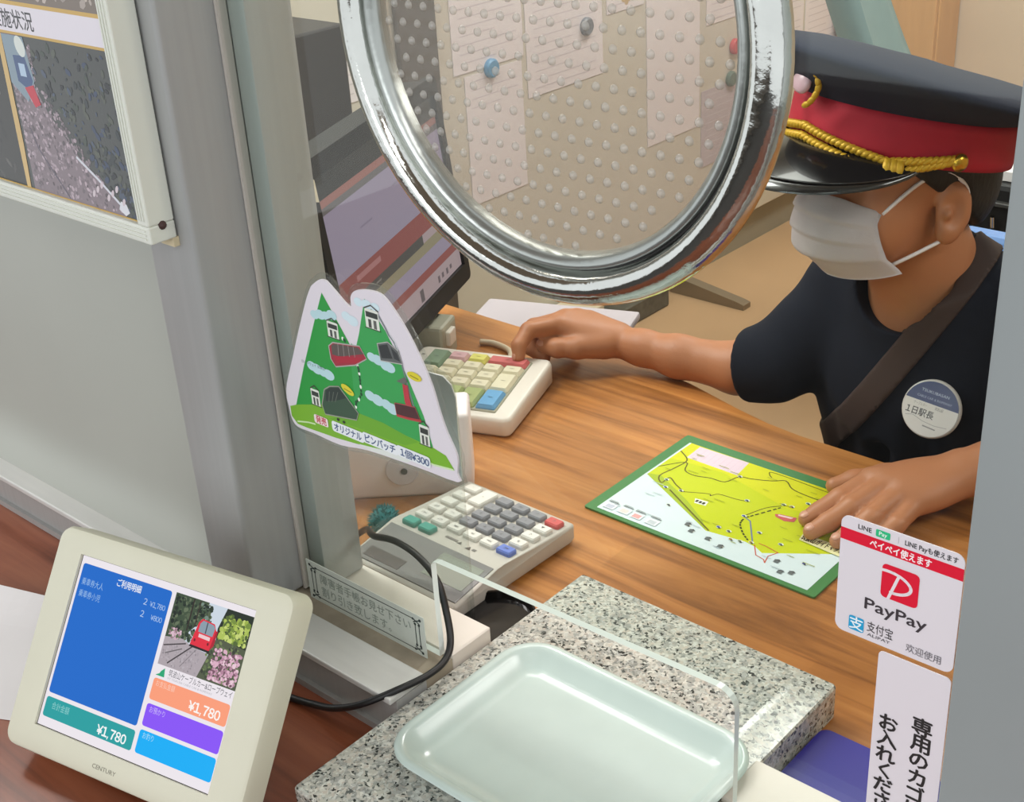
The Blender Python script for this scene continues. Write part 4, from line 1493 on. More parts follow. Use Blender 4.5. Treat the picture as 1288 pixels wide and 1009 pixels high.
# ------------------------------------------------------------------ area map under the left hand
mp = thing('area_map', 'laminated yellow-green hiking map with a green border lying on the desk', 'map', (-0.55, 0.888, 0.0))
MM = frame((-0.670, 0.8063, 0.0), (1, 0, 0), (0, 1, 0), (0, 0, 1))
bm = bmesh.new()
prism(bm, rrect(0, 0, 0.2385, 0.1665, 0.002, 2), 0.0004, 0.0022, MM)
obj('mounting_board', bm, mat('green_board', (62, 122, 68), 0.45, noise=0.03), mp)
MA = {'inner': [(11.4, 3.1), (13.9, 154.2), (169.1, 150.5), (231.4, 5.8)], 'yellow': [(13.9, 154.2), (166.2, 155.7), (218.5, 155.6), (227.1, 70.0), (170.8, 28.8), (153.1, 35.8), (132.0, 33.3), (113.0, 30.5), (13.7, 80.4)], 'olive': [(13.7, 80.4), (25.2, 86.1), (72.9, 61.2), (113.0, 30.5), (98.5, 37.9)], 'pink': [(24.1, 152.6), (79.4, 153.7), (82.6, 127.5), (25.3, 128.1)], 'road1': [(13.4, 98.1), (30.1, 119.8), (38.2, 106.5), (50.7, 103.7), (65.8, 108.5), (80.4, 110.4), (86.0, 126.0), (97.2, 129.4), (114.4, 137.2), (125.0, 144.9), (136.7, 136.2), (151.2, 133.3), (168.3, 132.6)], 'road2': [(13.6, 135.0), (28.7, 123.7), (27.9, 106.2), (24.3, 84.6), (33.5, 75.0), (34.2, 87.1), (46.4, 79.8), (59.9, 73.6)], 'road3': [(59.9, 73.6), (80.1, 83.8), (83.6, 81.9), (88.0, 88.7), (104.5, 90.5), (115.0, 92.8)], 'road4': [(111.1, 142.7), (106.6, 146.4), (110.2, 151.3), (167.2, 149.3)], 'road5': [(47.2, 68.9), (114.8, 32.2)], 'road6': [(126.4, 69.8), (135.1, 93.2), (145.0, 104.7)], 'dash1': [(130.2, 70.5), (146.3, 102.6)], 'dash2': [(129.2, 65.5), (131.6, 56.8), (141.7, 45.9), (151.4, 38.9)], 'rail': [(128.8, 69.4), (136.0, 66.4), (155.1, 39.6)], 'red1': [(159.5, 36.2), (168.5, 23.7), (177.3, 21.9), (180.7, 18.1), (177.7, 28.4), (181.8, 37.7), (168.1, 40.4), (161.3, 40.5)], 'car': [(147.1, 89.2), (150.7, 91.8), (166.5, 94.9), (167.8, 87.6), (159.8, 83.8), (150.1, 85.9)], 'panel': [(75.0, 69.9), (88.1, 71.9), (89.8, 64.5), (78.6, 62.9)], 'title': [(183.3, 75.5), (222.4, 80.5), (223.1, 64.1), (210.8, 63.4), (185.5, 66.2)], 'blobs': [(34.1, 82.4), (41.3, 70.6), (56.6, 73.5), (62.0, 46.4), (95.7, 28.5), (103.5, 21.8), (123.0, 20.0), (137.7, 16.9), (145.5, 107.3), (153.2, 108.6), (162.2, 121.6), (127.1, 70.3), (130.0, 41.3), (152.6, 55.0), (155.2, 37.7), (177.1, 50.0), (208.1, 36.2), (86.8, 126.5), (115.3, 94.0), (138.5, 31.4), (146.6, 33.4), (119.2, 41.6)], 'legend': [(20.4, 13.8), (36.2, 14.5), (50.3, 14.1), (67.3, 13.9)], 'extra': [(95.3, 28.7), (103.9, 21.5), (122.5, 19.8), (137.8, 15.8), (188.4, 25.1), (198.8, 13.2), (207.0, 17.3)]}
P = Print(MM, base=0.0024)
P.poly([(11, 5), (229, 5), (229, 154), (11, 154)], (208, 222, 226))
P.poly([(13, 154), (229, 154), (229, 70), (171, 29.5), (162, 34), (150, 36), (132, 33.3), (113, 30.5), (13, 80.4)], (192, 202, 30))
P.poly([(13, 154), (229, 154), (229, 118), (150, 104), (70, 124), (13, 118)], (208, 208, 34))
P.poly([(13, 82), (25, 86), (72, 62), (100, 44), (113, 30.5), (13, 80)], (160, 180, 44))
P.poly(MA['pink'], (222, 200, 214))
for k in range(9):
    P.line([(27 + k * 6.2, 151), (28 + k * 6.2, 130)], .25, (206, 172, 190))
BR = (96, 92, 30)
for k, w in (('road1', 1.3), ('road2', 1.4), ('road3', 1.0), ('road4', 1.0), ('road5', 1.6), ('road6', 1.0)):
    pts = [(v.x, v.y) for v in smooth_path([(x, y, 0) for x, y in MA[k]], 4)]
    P.line([(min(x, 227), y) for x, y in pts], w, BR)


def dashed(pts, w, col, n):
    pts = [(v.x, v.y) for v in smooth_path([(x, y, 0) for x, y in pts], n)]
    for i in range(0, len(pts) - 1, 2):
        P.line(pts[i:i + 2], w, col)


dashed(MA['dash1'], 1.7, (58, 66, 30), 14)
dashed(MA['dash2'], 1.7, (58, 66, 30), 6)
P.line(MA['rail'], 1.3, (110, 122, 146))
P.line(MA['red1'], 0.9, (196, 84, 60))
P.poly(MA['car'], (196, 92, 92))
P.poly([(150, 90.5), (164, 93.5), (163, 90.6), (151, 88.4)], (226, 196, 196))
P.poly(MA['panel'], (232, 236, 220))
for k in range(3):
    P.rect(77.5 + k * 3.6, 65.2, 80.2 + k * 3.6, 69.0, (44, 48, 44))
for i, (x, y) in enumerate(MA['blobs']):
    c = [(92, 110, 96), (70, 84, 150), (88, 92, 70), (84, 96, 104), (150, 120, 40)][i % 5]
    P.ell(x, y, 2.6, 2.0, (226, 230, 214), 10)
    P.ell(x - .5, y, 1.7, 1.4, c, 8)
    P.rect(x + .2, y - 1.8, x + 2.2, y - .2, (66, 70, 66))
for i, (x, y) in enumerate(MA['extra']):
    P.rect(x - 3, y - 1.6, x + 1.5, y + 2, (98, 106, 108))
    P.poly([(x - 4, y + 2), (x + 3, y + 2), (x, y + 4)], (72, 78, 82))
for (x, y), c in zip(MA['legend'], ((186, 190, 206), (232, 204, 200), (226, 160, 160), (190, 198, 204))):
    P.rect(x - 6, y - 5, x + 6, y + 4, (222, 226, 232))
    P.rect(x - 4, y - 4, x + 4, y + 2, c)
    P.line([(x - 6, y + 6.4), (x + 5, y + 6.4)], 1.0, (120, 128, 132))
    P.line([(x - 6, y + 8.2), (x + 3, y + 8.2)], 0.8, (150, 156, 160))
r4 = random.Random(5)
for k in range(46):
    x, y = r4.uniform(20, 215), r4.uniform(12, 140)
    L = r4.uniform(5, 13)
    on_white = y < 80 - (x - 13) * .5 and x < 113 or (y < 28 and x > 113)
    P.line([(x, y), (x + L, y)], .7, (170, 184, 192) if on_white else (150, 160, 40))
P.poly([(184, 76), (226, 76), (226, 62), (186, 65)], (226, 222, 170))
P.text('筑波山ガイドマップ', 186, 67.0, 7.0, (70, 52, 40), width=40, bold=0.02)
P.build('map_print', GLOSS_INK, mp)

# blue clipboard right of the slab
bm = bmesh.new()
prism(bm, rrect(-0.3445, 0.585, -0.19, 0.6675, 0.007, 5), 0.0, 0.0085)
o = obj('blue_pad', bm, mat('royal_blue_plastic', (36, 36, 142), 0.45), None)
tag(at_origin(o), 'flat royal blue pad lying right of the granite slab', 'pad')

# ------------------------------------------------------------------ office behind
XP = -1.8995
sheets = [  # y0, y1, z0, z1, label
    (1.600, 1.690, 0.022, 0.160, 'small narrow white notice at the near end of the partition, left of the ring'),
    (1.925, 2.140, 0.010, 0.260, 'white notice high on the partition with a blue magnet at its foot'),
    (1.955, 2.132, -0.272, 0.002, 'long white notice hanging lowest, under the blue magnet'),
    (2.150, 2.412, -0.086, 0.250, 'wide white notice right of the blue magnet on the partition'),
    (2.430, 2.570, 0.040, 0.250, 'white notice with a brown flower picture near the top of the ring'),
    (2.580, 2.800, -0.305, 0.200, 'tall bright white notice seen through the right half of the ring'),
    (2.810, 3.010, -0.420, -0.222, 'greyish paper under the red magnet at the right rim of the ring'),
    (2.830, 3.030, -0.060, 0.200, 'paper sheet above the red magnet near the right rim of the ring'),
    (3.140, 3.300, -0.210, 0.120, 'white paper behind the cap, left of the teal chair'),
    (3.310, 3.500, -0.225, 0.120, 'white paper with grey lines beside the teal chair back'),
]
for i, (y0, y1, za, zb, lab) in enumerate(sheets):
    root = thing('pinned_notice', lab, 'notice', (XP, (y0 + y1) / 2, za), 'papers pinned on the partition')
    obj('paper', new_box((XP, y0, za), (XP + 0.0012, y1, zb)), mat('notice_paper', (226, 220, 224) if i not in (6,) else (190, 180, 188), 0.7), root)
    P = Print(frame((XP + 0.0012, y0, za), (0, 1, 0), (0, 0, 1), (1, 0, 0)))
    W_, H_ = (y1 - y0) * 1000, (zb - za) * 1000
    for k in range(int(H_ / 18)):
        yy = H_ - 14 - k * 18
        if yy > 8 and (i not in (2, 5) or yy > H_ * .75):
            P.line([(W_ * .1, yy), (W_ * (.9 if k % 3 else .6), yy)], 2.2, (202, 196, 202))
    if i == 4:
        for k in range(14):
            P.ell(W_ * .5 + r4.uniform(-22, 22), 30 + r4.uniform(-14, 14), 8, 7, r4.choice([(170, 140, 100), (150, 124, 80), (190, 160, 110), (120, 130, 90)]), 8)
    if not P.V:
        P.line([(W_ * .1, H_ * .8), (W_ * .8, H_ * .8)], 2.2, (206, 200, 206))
    P.build('notice_print', INK, root)


def magnet(y, z, rgb, lab):
    bm = bmesh.new()
    lathe(bm, [(0.020, 0.0), (0.020, 0.007), (0.016, 0.011), (0.0, 0.011)], frame((XP + 0.0014, y, z), (0, 1, 0), (0, 0, 1), (1, 0, 0)), 20)
    o = obj('magnet', bm, mat('magnet_plastic', rgb, 0.4), None, smooth=True, angle=40)
    tag(at_origin(o), lab, 'magnet')


magnet(2.034, 0.005, (86, 148, 190), 'round blue magnet on the partition seen through the ring')
magnet(2.955, -0.135, (196, 70, 74), 'round red magnet on the partition at the right rim of the ring')
magnet(2.940, -0.215, (92, 112, 100), 'round dark green magnet under the red magnet')
magnet(2.352, 0.030, (110, 116, 124), 'small grey magnet on the wide notice')

# dark upright strip and black equipment box between till and partition
o = obj('equipment_cabinet', new_box((-1.72, 1.12, -0.72), (-1.497, 1.30, 0.271), 0.004, 2), mat('matt_black_steel', (52, 48, 46), 0.5), None)
tag(at_origin(o), 'tall dark equipment cabinet behind the till screen', 'cabinet')
bm = bmesh.new()
box(bm, (-1.898, 1.770, -0.60), (-1.885, 1.875, 0.70), 0.004, 2)
o = obj('dark_column', bm, mat('brown_grey_column', (84, 76, 68), 0.6), None)
tag(at_origin(o), 'dark brown-grey upright column on the partition, seen through the ring left edge', 'column')

# partition foot
pt = bmesh.new()
prism(pt, [(0.0, 0.0), (0.225, 0.0), (0.225, 0.014), (0.205, 0.019), (0.02, 0.046), (0.0, 0.075)], -0.016, 0.016,
      frame((-1.8990, 2.690, -0.72), (1, 0, 0), (0, 0, 1), (0, -1, 0)))
o = obj('partition_foot', pt, mat('dull_steel_foot', (142, 128, 108), 0.4, 0.3), None)
tag(at_origin(o), 'metal foot of the partition resting on the tan floor', 'foot')

# lilac keyboard shelf behind the desk edge and a printed carton on the floor
bm = bmesh.new()
box(bm, (-0.135, -0.045, -0.052), (0.075, 0.045, -0.040), 0.004, 2,
    frame((-1.005, 1.205, 0), (0.93, 0.36, 0), (-0.36, 0.93, 0), (0, 0, 1)))
box(bm, (-0.05, -0.03, -0.72), (-0.02, 0.0, -0.05), 0, 1, frame((-1.005, 1.205, 0), (0.93, 0.36, 0), (-0.36, 0.93, 0), (0, 0, 1)))
box(bm, (-0.12, -0.04, -0.72), (0.06, 0.04, -0.705), 0.003, 1, frame((-1.005, 1.205, 0), (0.93, 0.36, 0), (-0.36, 0.93, 0), (0, 0, 1)))
o = obj('side_shelf', bm, mat('lilac_white_laminate', (182, 173, 180), 0.5), None)
tag(at_origin(o), 'lilac-white low shelf peeping out behind the desk and hand', 'shelf')
cb = thing('carton', 'beige carton with a purple-brown picture on the floor by the partition', 'box', (-1.85, 2.20, -0.72))
obj('box_body', new_box((-1.893, 2.135, -0.72), (-1.800, 2.270, -0.585), 0.003, 1), mat('beige_carton', (206, 192, 166), 0.7), cb)
P = Print(frame((-1.893, 2.135, -0.720), (1, 0, 0), (0, 0, 1), (0, -1, 0)))
P.rect(12, 84, 52, 128, (122, 98, 104))
P.ell(32, 106, 11, 14, (150, 122, 128), 12)
P.build('carton_picture', INK, cb)
bm = bmesh.new()
box(bm, (-1.898, 2.300, -0.7195), (-1.850, 2.600, -0.665), 0.003, 1)
o = obj('floor_duct', bm, mat('dark_olive_plastic', (92, 88, 78), 0.6, noise=0.35, nscale=40), None)
tag(at_origin(o), 'long low dark duct on the floor at the foot of the partition', 'duct')

# teal office chair
oc = thing('office_chair', 'teal high-backed office chair behind the cap', 'chair', (-1.235, 2.47, -0.72))
M_TEAL = mat('teal_upholstery', (112, 136, 136), 0.7, noise=0.05, nscale=40)
bn = Vector((0.93, 0.367, 0)).normalized()
bw = Vector((-0.367, 0.93, 0)).normalized()
bu = (Vector((0, 0, 1)) - bn * 0.34).normalized()
bm = bmesh.new()
gv = []
NW, NH = 12, 14
for side in (0, 1):
    g2 = []
    for i in range(NH + 1):
        rr = []
        for j in range(NW + 1):
            s, t = j / NW * 2 - 1, i / NH
            wid = 0.20 * (1 - 0.18 * t) * (1 - 0.5 * max(0, t - .85) * 4 * .3)
            d = 0.030 * (1 - 0.6 * abs(s) ** 4) * (1 if side == 0 else -1)
            curve = 0.05 * s * s - 0.05 * math.sin(t * 2.2)
            rr.append(bm.verts.new(Vector((-1.150, 2.505, -0.26)) + bw * (wid * s) + bu * (0.62 * t) + bn * (d + curve)))
        g2.append(rr)
    gv.append(g2)
for side in (0, 1):
    for i in range(NH):
        for j in range(NW):
            q = (gv[side][i][j], gv[side][i][j + 1], gv[side][i + 1][j + 1], gv[side][i + 1][j])
            bm.faces.new(q if side == 0 else q[::-1])
for i in range(NH):
    for j in (0, NW):
        bm.faces.new((gv[0][i][j], gv[0][i + 1][j], gv[1][i + 1][j], gv[1][i][j]))
for j in range(NW):
    for i in (0, NH):
        bm.faces.new((gv[0][i][j], gv[0][i][j + 1], gv[1][i][j + 1], gv[1][i][j]))
obj('backrest', bm, M_TEAL, oc, smooth=True)
MO = frame((-1.150, 2.505, 0), bn, bw, (0, 0, 1))
bm = bmesh.new()
box(bm, (0.02, -0.20, -0.31), (0.38, 0.20, -0.25), 0.02, 3, MO)
obj('seat', bm, M_TEAL, oc, smooth=True, angle=50)
bm = bmesh.new()
tube(bm, [MO @ Vector((0.2, 0, -0.66)), MO @ Vector((0.2, 0, -0.31))], 0.025, 12)
obj('gas_column', bm, M_BLACK, oc, smooth=True, angle=50)
for k in range(5):
    a = 2 * PI * k / 5 + .3
    c = MO @ Vector((0.2, 0, -0.64))
    e = c + Vector((math.cos(a) * 0.22, math.sin(a) * 0.22, -0.035))
    bm = bmesh.new()
    tube(bm, [c, e], [0.02, 0.013], 8)
    bmesh.ops.create_uvsphere(bm, u_segments=10, v_segments=6, radius=0.022, matrix=Matrix.Translation(e + Vector((0, 0, -0.023))))
    obj('leg', bm, M_BLACK, oc, smooth=True, angle=50)

# tan wooden locker against the back wall
lk = thing('wooden_locker', 'tan wooden locker in the corner behind the teal chair', 'locker', (-1.735, 3.53, -0.72))
obj('carcass', new_box((-1.885, 3.47, -0.72), (-1.585, 3.595, 0.95), 0.003, 1), mat('tan_veneer', (196, 152, 100), 0.5, noise=0.06, nscale=8, stretch=(8, 8, 1)), lk)
obj('door', new_box((-1.880, 3.455, -0.66), (-1.590, 3.47, 0.94), 0.002, 1), mat('tan_veneer_door', (198, 154, 102), 0.5, noise=0.06, nscale=8, stretch=(8, 8, 1)), lk)

# black printer with a stack of paper
pn = thing('office_printer', 'black office printer with bright metal pins behind the blue chair', 'printer', (-0.50, 1.80, -0.72))
bm = bmesh.new()
box(bm, (-0.735, 1.70, -0.10), (-0.28, 2.06, 0.058), 0.008, 2)
obj('body', bm, M_BLACK, pn)
obj('cover_rib', new_box((-0.720, 1.690, 0.030), (-0.30, 1.703, 0.0355), 0.001, 1), M_DGREY, pn)
obj('pedestal', new_box((-0.70, 1.74, -0.72), (-0.31, 2.02, -0.10)), M_DGREY, pn)
for k in range(6):
    bm = bmesh.new()
    tube(bm, [(-0.672 + 0.026 * k, 1.694, 0.0), (-0.672 + 0.026 * k, 1.690, 0.016)], 0.0034, 8)
    obj('pin', bm, M_CHROME, pn, smooth=True, angle=50)
stk = thing('paper_stack', 'white paper stack lying on the black printer behind the cap', 'paper', (-0.52, 1.90, 0.058))
obj('sheets', new_box((-0.722, 1.715, 0.0585), (-0.36, 2.05, 0.072), 0.0005, 1), M_WHITE2, stk)
P = Print(frame((-0.722, 1.715, 0.072), (1, 0, 0), (0, 1, 0), (0, 0, 1)))
for k in range(12):
    P.line([(20, 30 + 24 * k), (330, 30 + 24 * k)], 1.6, (196, 194, 196))
P.build('form_lines', INK, stk)
# ------------------------------------------------------------------ the child at the desk
class Field:
    """signed-distance field on a grid; shapes are blended in, then meshed into one continuous skin"""

    def __init__(self, lo, hi, h):
        self.lo = np.array(lo, float)
        self.h = h
        self.n = np.ceil((np.array(hi) - self.lo) / h).astype(int) + 1
        self.f = np.full(self.n, 0.06, np.float32)

    def _sub(self, lo, hi, pad):
        a = np.floor((np.array(lo) - pad - self.lo) / self.h).astype(int)
        b = np.ceil((np.array(hi) + pad - self.lo) / self.h).astype(int) + 1
        a = np.clip(a, 0, self.n)
        b = np.clip(b, 0, self.n)
        if (b <= a).any():
            return None
        ax = [(self.lo[i] + self.h * np.arange(a[i], b[i])).astype(np.float32) for i in range(3)]
        X, Y, Z = np.meshgrid(*ax, indexing='ij', sparse=True)
        return (slice(a[0], b[0]), slice(a[1], b[1]), slice(a[2], b[2])), X, Y, Z

    def _merge(self, sl, d, k, op):
        F = self.f[sl]
        if op == 'add':
            if k > 0:
                t = np.clip(0.5 + 0.5 * (F - d) / k, 0, 1)
                self.f[sl] = F * (1 - t) + d * t - k * t * (1 - t)
            else:
                self.f[sl] = np.minimum(F, d)
        elif op == 'cut':
            d = -d
            if k > 0:
                t = np.clip(0.5 - 0.5 * (F - d) / k, 0, 1)
                self.f[sl] = F * (1 - t) + d * t + k * t * (1 - t)
            else:
                self.f[sl] = np.maximum(F, d)

    def cone(self, a, b, r1, r2, k=0.01, op='add'):
        a, b = np.array(a, float), np.array(b, float)
        rm = max(r1, r2)
        s = self._sub(np.minimum(a, b) - rm, np.maximum(a, b) + rm, k + 0.012)
        if s is None:
            return
        sl, X, Y, Z = s
        ab = b - a
        L2 = float(ab @ ab) or 1e-9
        t = np.clip(((X - a[0]) * ab[0] + (Y - a[1]) * ab[1] + (Z - a[2]) * ab[2]) / L2, 0, 1)
        d = np.sqrt((X - a[0] - ab[0] * t) ** 2 + (Y - a[1] - ab[1] * t) ** 2 + (Z - a[2] - ab[2] * t) ** 2) - (r1 + (r2 - r1) * t)
        self._merge(sl, d.astype(np.float32), k, op)

    def chain(self, pts, rs, k=0.01):
        for i in range(len(pts) - 1):
            self.cone(pts[i], pts[i + 1], rs[i], rs[i + 1], k)

    def ell(self, c, axes, r, k=0.01, op='add'):
        c = np.array(c, float)
        A = np.array(axes, float)
        rm = max(r)
        s = self._sub(c - rm, c + rm, k + 0.012)
        if s is None:
            return
        sl, X, Y, Z = s
        q = []
        for i in range(3):
            q.append((X - c[0]) * A[i][0] + (Y - c[1]) * A[i][1] + (Z - c[2]) * A[i][2])
        k0 = np.sqrt((q[0] / r[0]) ** 2 + (q[1] / r[1]) ** 2 + (q[2] / r[2]) ** 2)
        k1 = np.sqrt((q[0] / r[0] ** 2) ** 2 + (q[1] / r[1] ** 2) ** 2 + (q[2] / r[2] ** 2) ** 2) + 1e-9
        d = k0 * (k0 - 1) / k1
        self._merge(sl, d.astype(np.float32), k, op)

    def half(self, p, n, lo, hi, k=0.0):
        """cut away everything on the side n points to, inside the box lo-hi"""
        s = self._sub(lo, hi, 0)
        sl, X, Y, Z = s
        n = np.array(n, float)
        n /= np.linalg.norm(n)
        d = (X - p[0]) * n[0] + (Y - p[1]) * n[1] + (Z - p[2]) * n[2]
        self._merge(sl, (-d).astype(np.float32), k, 'cut')

    def mesh(self, name):
        f = self.f
        S = f < 0
        n = np.array(f.shape) - 1
        cnt = np.zeros(n, np.uint8)
        off = [(i, j, k) for i in (0, 1) for j in (0, 1) for k in (0, 1)]
        for i, j, k in off:
            cnt += S[i:i + n[0], j:j + n[1], k:k + n[2]]
        act = (cnt > 0) & (cnt < 8)
        idx = np.argwhere(act)
        N = len(idx)
        vid = np.full(n, -1, np.int32)
        vid[idx[:, 0], idx[:, 1], idx[:, 2]] = np.arange(N)
        val = np.stack([f[idx[:, 0] + i, idx[:, 1] + j, idx[:, 2] + k] for i, j, k in off], 1).astype(np.float64)
        acc = np.zeros((N, 3))
        c = np.zeros(N)
        O = np.array(off, float)
        for a in range(8):
            for b in range(a + 1, 8):
                if np.abs(O[a] - O[b]).sum() != 1:
                    continue
                m = (val[:, a] < 0) != (val[:, b] < 0)
                t = np.where(m, val[:, a] / (val[:, a] - val[:, b] + 1e-12 * (~m)), 0)
                acc += np.where(m[:, None], O[a] + (O[b] - O[a]) * t[:, None], 0)
                c += m
        V = self.lo + (idx + acc / c[:, None]) * self.h
        quads = []
        for ax in range(3):
            sl0 = [slice(None)] * 3
            sl1 = [slice(None)] * 3
            sl0[ax] = slice(0, -1)
            sl1[ax] = slice(1, None)
            A, B = S[tuple(sl0)], S[tuple(sl1)]
            e = np.argwhere(A != B)
            o1, o2 = [x for x in range(3) if x != ax]
            ok = (e[:, o1] > 0) & (e[:, o2] > 0) & (e[:, o1] < n[o1]) & (e[:, o2] < n[o2])
            e = e[ok]
            d1 = np.zeros(3, int)
            d1[o1] = 1
            d2 = np.zeros(3, int)
            d2[o2] = 1
            q = np.stack([vid[tuple((e - d1 - d2).T)], vid[tuple((e - d2).T)], vid[tuple(e.T)], vid[tuple((e - d1).T)]], 1)
            flip = A[tuple(e.T)]
            if ax == 1:
                flip = ~flip
            q[~flip] = q[~flip][:, ::-1]
            quads.append(q)
        Q = np.concatenate(quads)
        me = bpy.data.meshes.new(name)
        me.vertices.add(N)
        me.vertices.foreach_set('co', V.ravel())
        me.loops.add(len(Q) * 4)
        me.loops.foreach_set('vertex_index', Q.ravel())
        me.polygons.add(len(Q))
        me.polygons.foreach_set('loop_start', np.arange(0, len(Q) * 4, 4))
        me.polygons.foreach_set('use_smooth', np.ones(len(Q), bool))
        me.update(calc_edges=True)
        me.validate()
        return me


HC = np.array([-0.5400, 1.1230, 0.2385])
HS = 0.87       # a child's head: everything below is written for a larger one
hf = np.array([-0.42, -0.9075, 0.0])
hf /= np.linalg.norm(hf)
hl = np.array([-hf[1], hf[0], 0.0])
hu = np.array([0, 0, 1.0])


def H(F, L, U):
    return HC + (hf * F + hl * L + hu * U) * HS


HA = np.array([hf, hl, hu])


def sc(*r):
    return tuple(v * HS for v in r)


child = thing('person', 'person in navy t-shirt, red-banded stationmaster cap and white mask, sitting at the desk', 'person',
              (-0.52, 1.20, -0.72))


def skin_bump(m):
    return m


M_SKIN = mat('tanned_skin', (176, 116, 80), 0.5, noise=0.05, nscale=18, bump=0.06, bscale=420)
M_SKIN.node_tree.nodes['Principled BSDF'].inputs['Subsurface Weight'].default_value = 0.06
M_SKIN.node_tree.nodes['Principled BSDF'].inputs['Subsurface Radius'].default_value = (0.01, 0.004, 0.002)
M_NAIL = mat('fingernail', (196, 142, 118), 0.3)
M_SHIRT = mat('navy_jersey', (21, 24, 35), 0.9, spec=0.25, noise=0.08, nscale=60, bump=0.06, bscale=700)
M_CAP = mat('navy_wool_cap', (38, 43, 58), 0.9, spec=0.25, noise=0.06, nscale=120, bump=0.06, bscale=900)
M_RED = mat('crimson_cap_band', (176, 20, 46), 0.7, noise=0.04, nscale=90)
M_GOLD = mat('gold_cord', (206, 162, 40), 0.45, 0.25, noise=0.12, nscale=300)
M_GOLDB = mat('brass_button', (206, 164, 60), 0.25, 0.9)
M_VISOR = mat('black_patent_visor', (22, 20, 22), 0.22, coat=0.6)
M_HAIR = mat('black_hair', (18, 16, 16), 0.6, noise=0.3, nscale=200, bump=0.5, bscale=300, stretch=(1, 1, .3))
M_MASK = mat('white_mask_cloth', (236, 229, 231), 0.8, bump=0.1, bscale=500)
M_STRAP = mat('dark_brown_strap', (58, 42, 38), 0.8, noise=0.05, nscale=100)

# --- skin: head, neck, torso core, both arms and hands in one surface
B = Field((-0.93, 0.855, -0.34), (-0.255, 1.30, 0.385), 0.0024)
B.ell(H(-0.012, 0, 0.044), HA, sc(0.094, 0.076, 0.070), 0)
B.ell(H(0.038, 0, -0.020), HA, sc(0.058, 0.060, 0.068), 0.03)
B.ell(H(0.046, 0, -0.050), HA, sc(0.036, 0.036, 0.024), 0.02)
for s in (-1, 1):
    B.ell(H(0.050, s * 0.034, -0.022), HA, sc(0.032, 0.026, 0.034), 0.02)
    B.ell(H(0.086, s * 0.031, 0.026), HA, sc(0.010, 0.016, 0.010), 0.012, 'cut')
    B.cone(H(0.078, s * 0.018, 0.044), H(0.070, s * 0.050, 0.042), 0.009, 0.007, 0.012)
B.cone(H(0.088, 0, 0.018), H(0.102, 0, -0.010), 0.007, 0.0105, 0.010)
for s in (-1, 1):
    B.ell(H(0.094, s * 0.010, -0.013), HA, sc(0.009, 0.007, 0.007), 0.006)
B.cone(H(0.091, -0.017, -0.037), H(0.091, 0.017, -0.037), 0.0055, 0.0055, 0.006)
B.cone(H(0.088, -0.015, -0.046), H(0.088, 0.015, -0.046), 0.006, 0.006, 0.006)
for s in (-1, 1):       # ears
    ax = np.array([hf * 0.90 + hl * s * -0.38, hl * s * 0.90 + hf * 0.38, hu])
    c = H(-0.012, s * 0.0765, -0.004)
    B.ell(c, ax, sc(0.0185, 0.0075, 0.0300), 0.005)
    B.ell(c - hu * 0.020 + hf * 0.005, ax, (0.0100, 0.0065, 0.0120), 0.006)
    B.ell(c + ax[1] * 0.0075 + hf * 0.002 + hu * .002, ax, (0.0095, 0.0065, 0.0165), 0.004, 'cut')
    B.ell(c + ax[1] * 0.001 + hf * 0.007 - hu * .002, ax, (0.0045, 0.006, 0.006), 0.003)
B.cone(H(-0.020, 0, -0.045), (-0.513, 1.172, 0.115), 0.050, 0.054, 0.022)
B.ell((-0.513, 1.180, 0.045), np.eye(3), (0.115, 0.072, 0.105), 0.03)
B.cone((-0.513, 1.19, 0.02), (-0.513, 1.21, -0.26), 0.085, 0.088, 0.04)
RS, RE, RW = (-0.612, 1.182, 0.100), (-0.652, 1.107, 0.0265), (-0.826, 1.0620, 0.0300)
LS, LE, LW = (-0.412, 1.180, 0.105), (-0.318, 1.105, 0.046), (-0.398, 1.004, 0.0395)
B.cone(RS, RE, 0.032, 0.026, 0.02)
B.chain([RE, (-0.690, 1.0935, 0.0225), (-0.755, 1.0765, 0.0255), (-0.795, 1.0675, 0.0285), RW], [0.0262, 0.0265, 0.0220, 0.0185, 0.0175], 0.012)
B.cone(LS, LE, 0.042, 0.031, 0.03)
B.chain([LE, (-0.345, 1.060, 0.050), (-0.378, 1.020, 0.044), LW], [0.030, 0.027, 0.0205, 0.0195], 0.012)

# right hand on the keypad: palm, five fingers
RK = {'index': (-0.8765, 1.0200, 0.0520), 'middle': (-0.8790, 1.0380, 0.0520), 'ring': (-0.8760, 1.0545, 0.0480), 'little': (-0.8690, 1.0690, 0.0420)}
for kn, w in (('index', .0125), ('middle', .0125), ('ring', .012), ('little', .0115)):
    off = {'index': -0.008, 'middle': -0.002, 'ring': 0.004, 'little': 0.009}[kn]
    B.cone((RW[0] - 0.004, RW[1] + off, RW[2] + 0.002), RK[kn], 0.0135, w, 0.010)
B.ell((-0.849, 1.046, 0.038), np.array([[-0.95, -0.2, 0.25], [0.2, -0.98, 0], [0.25, 0.05, 0.97]]), (0.030, 0.026, 0.0135), 0.010)
B.chain([RK['index'], (-0.8870, 0.9850, 0.0570), (-0.8850, 0.9655, 0.0470), (-0.8815, 0.9605, 0.0360)], [0.0110, 0.0092, 0.0082, 0.0070], 0.003)
B.chain([RK['middle'], (-0.9040, 1.0120, 0.0470), (-0.9020, 1.0020, 0.0260), (-0.8870, 1.0080, 0.0150)], [0.0110, 0.0092, 0.0084, 0.0074], 0.003)
B.chain([RK['ring'], (-0.9040, 1.0340, 0.0420), (-0.9010, 1.0260, 0.0210), (-0.8860, 1.0310, 0.0130)], [0.0105, 0.0088, 0.0080, 0.0072], 0.003)
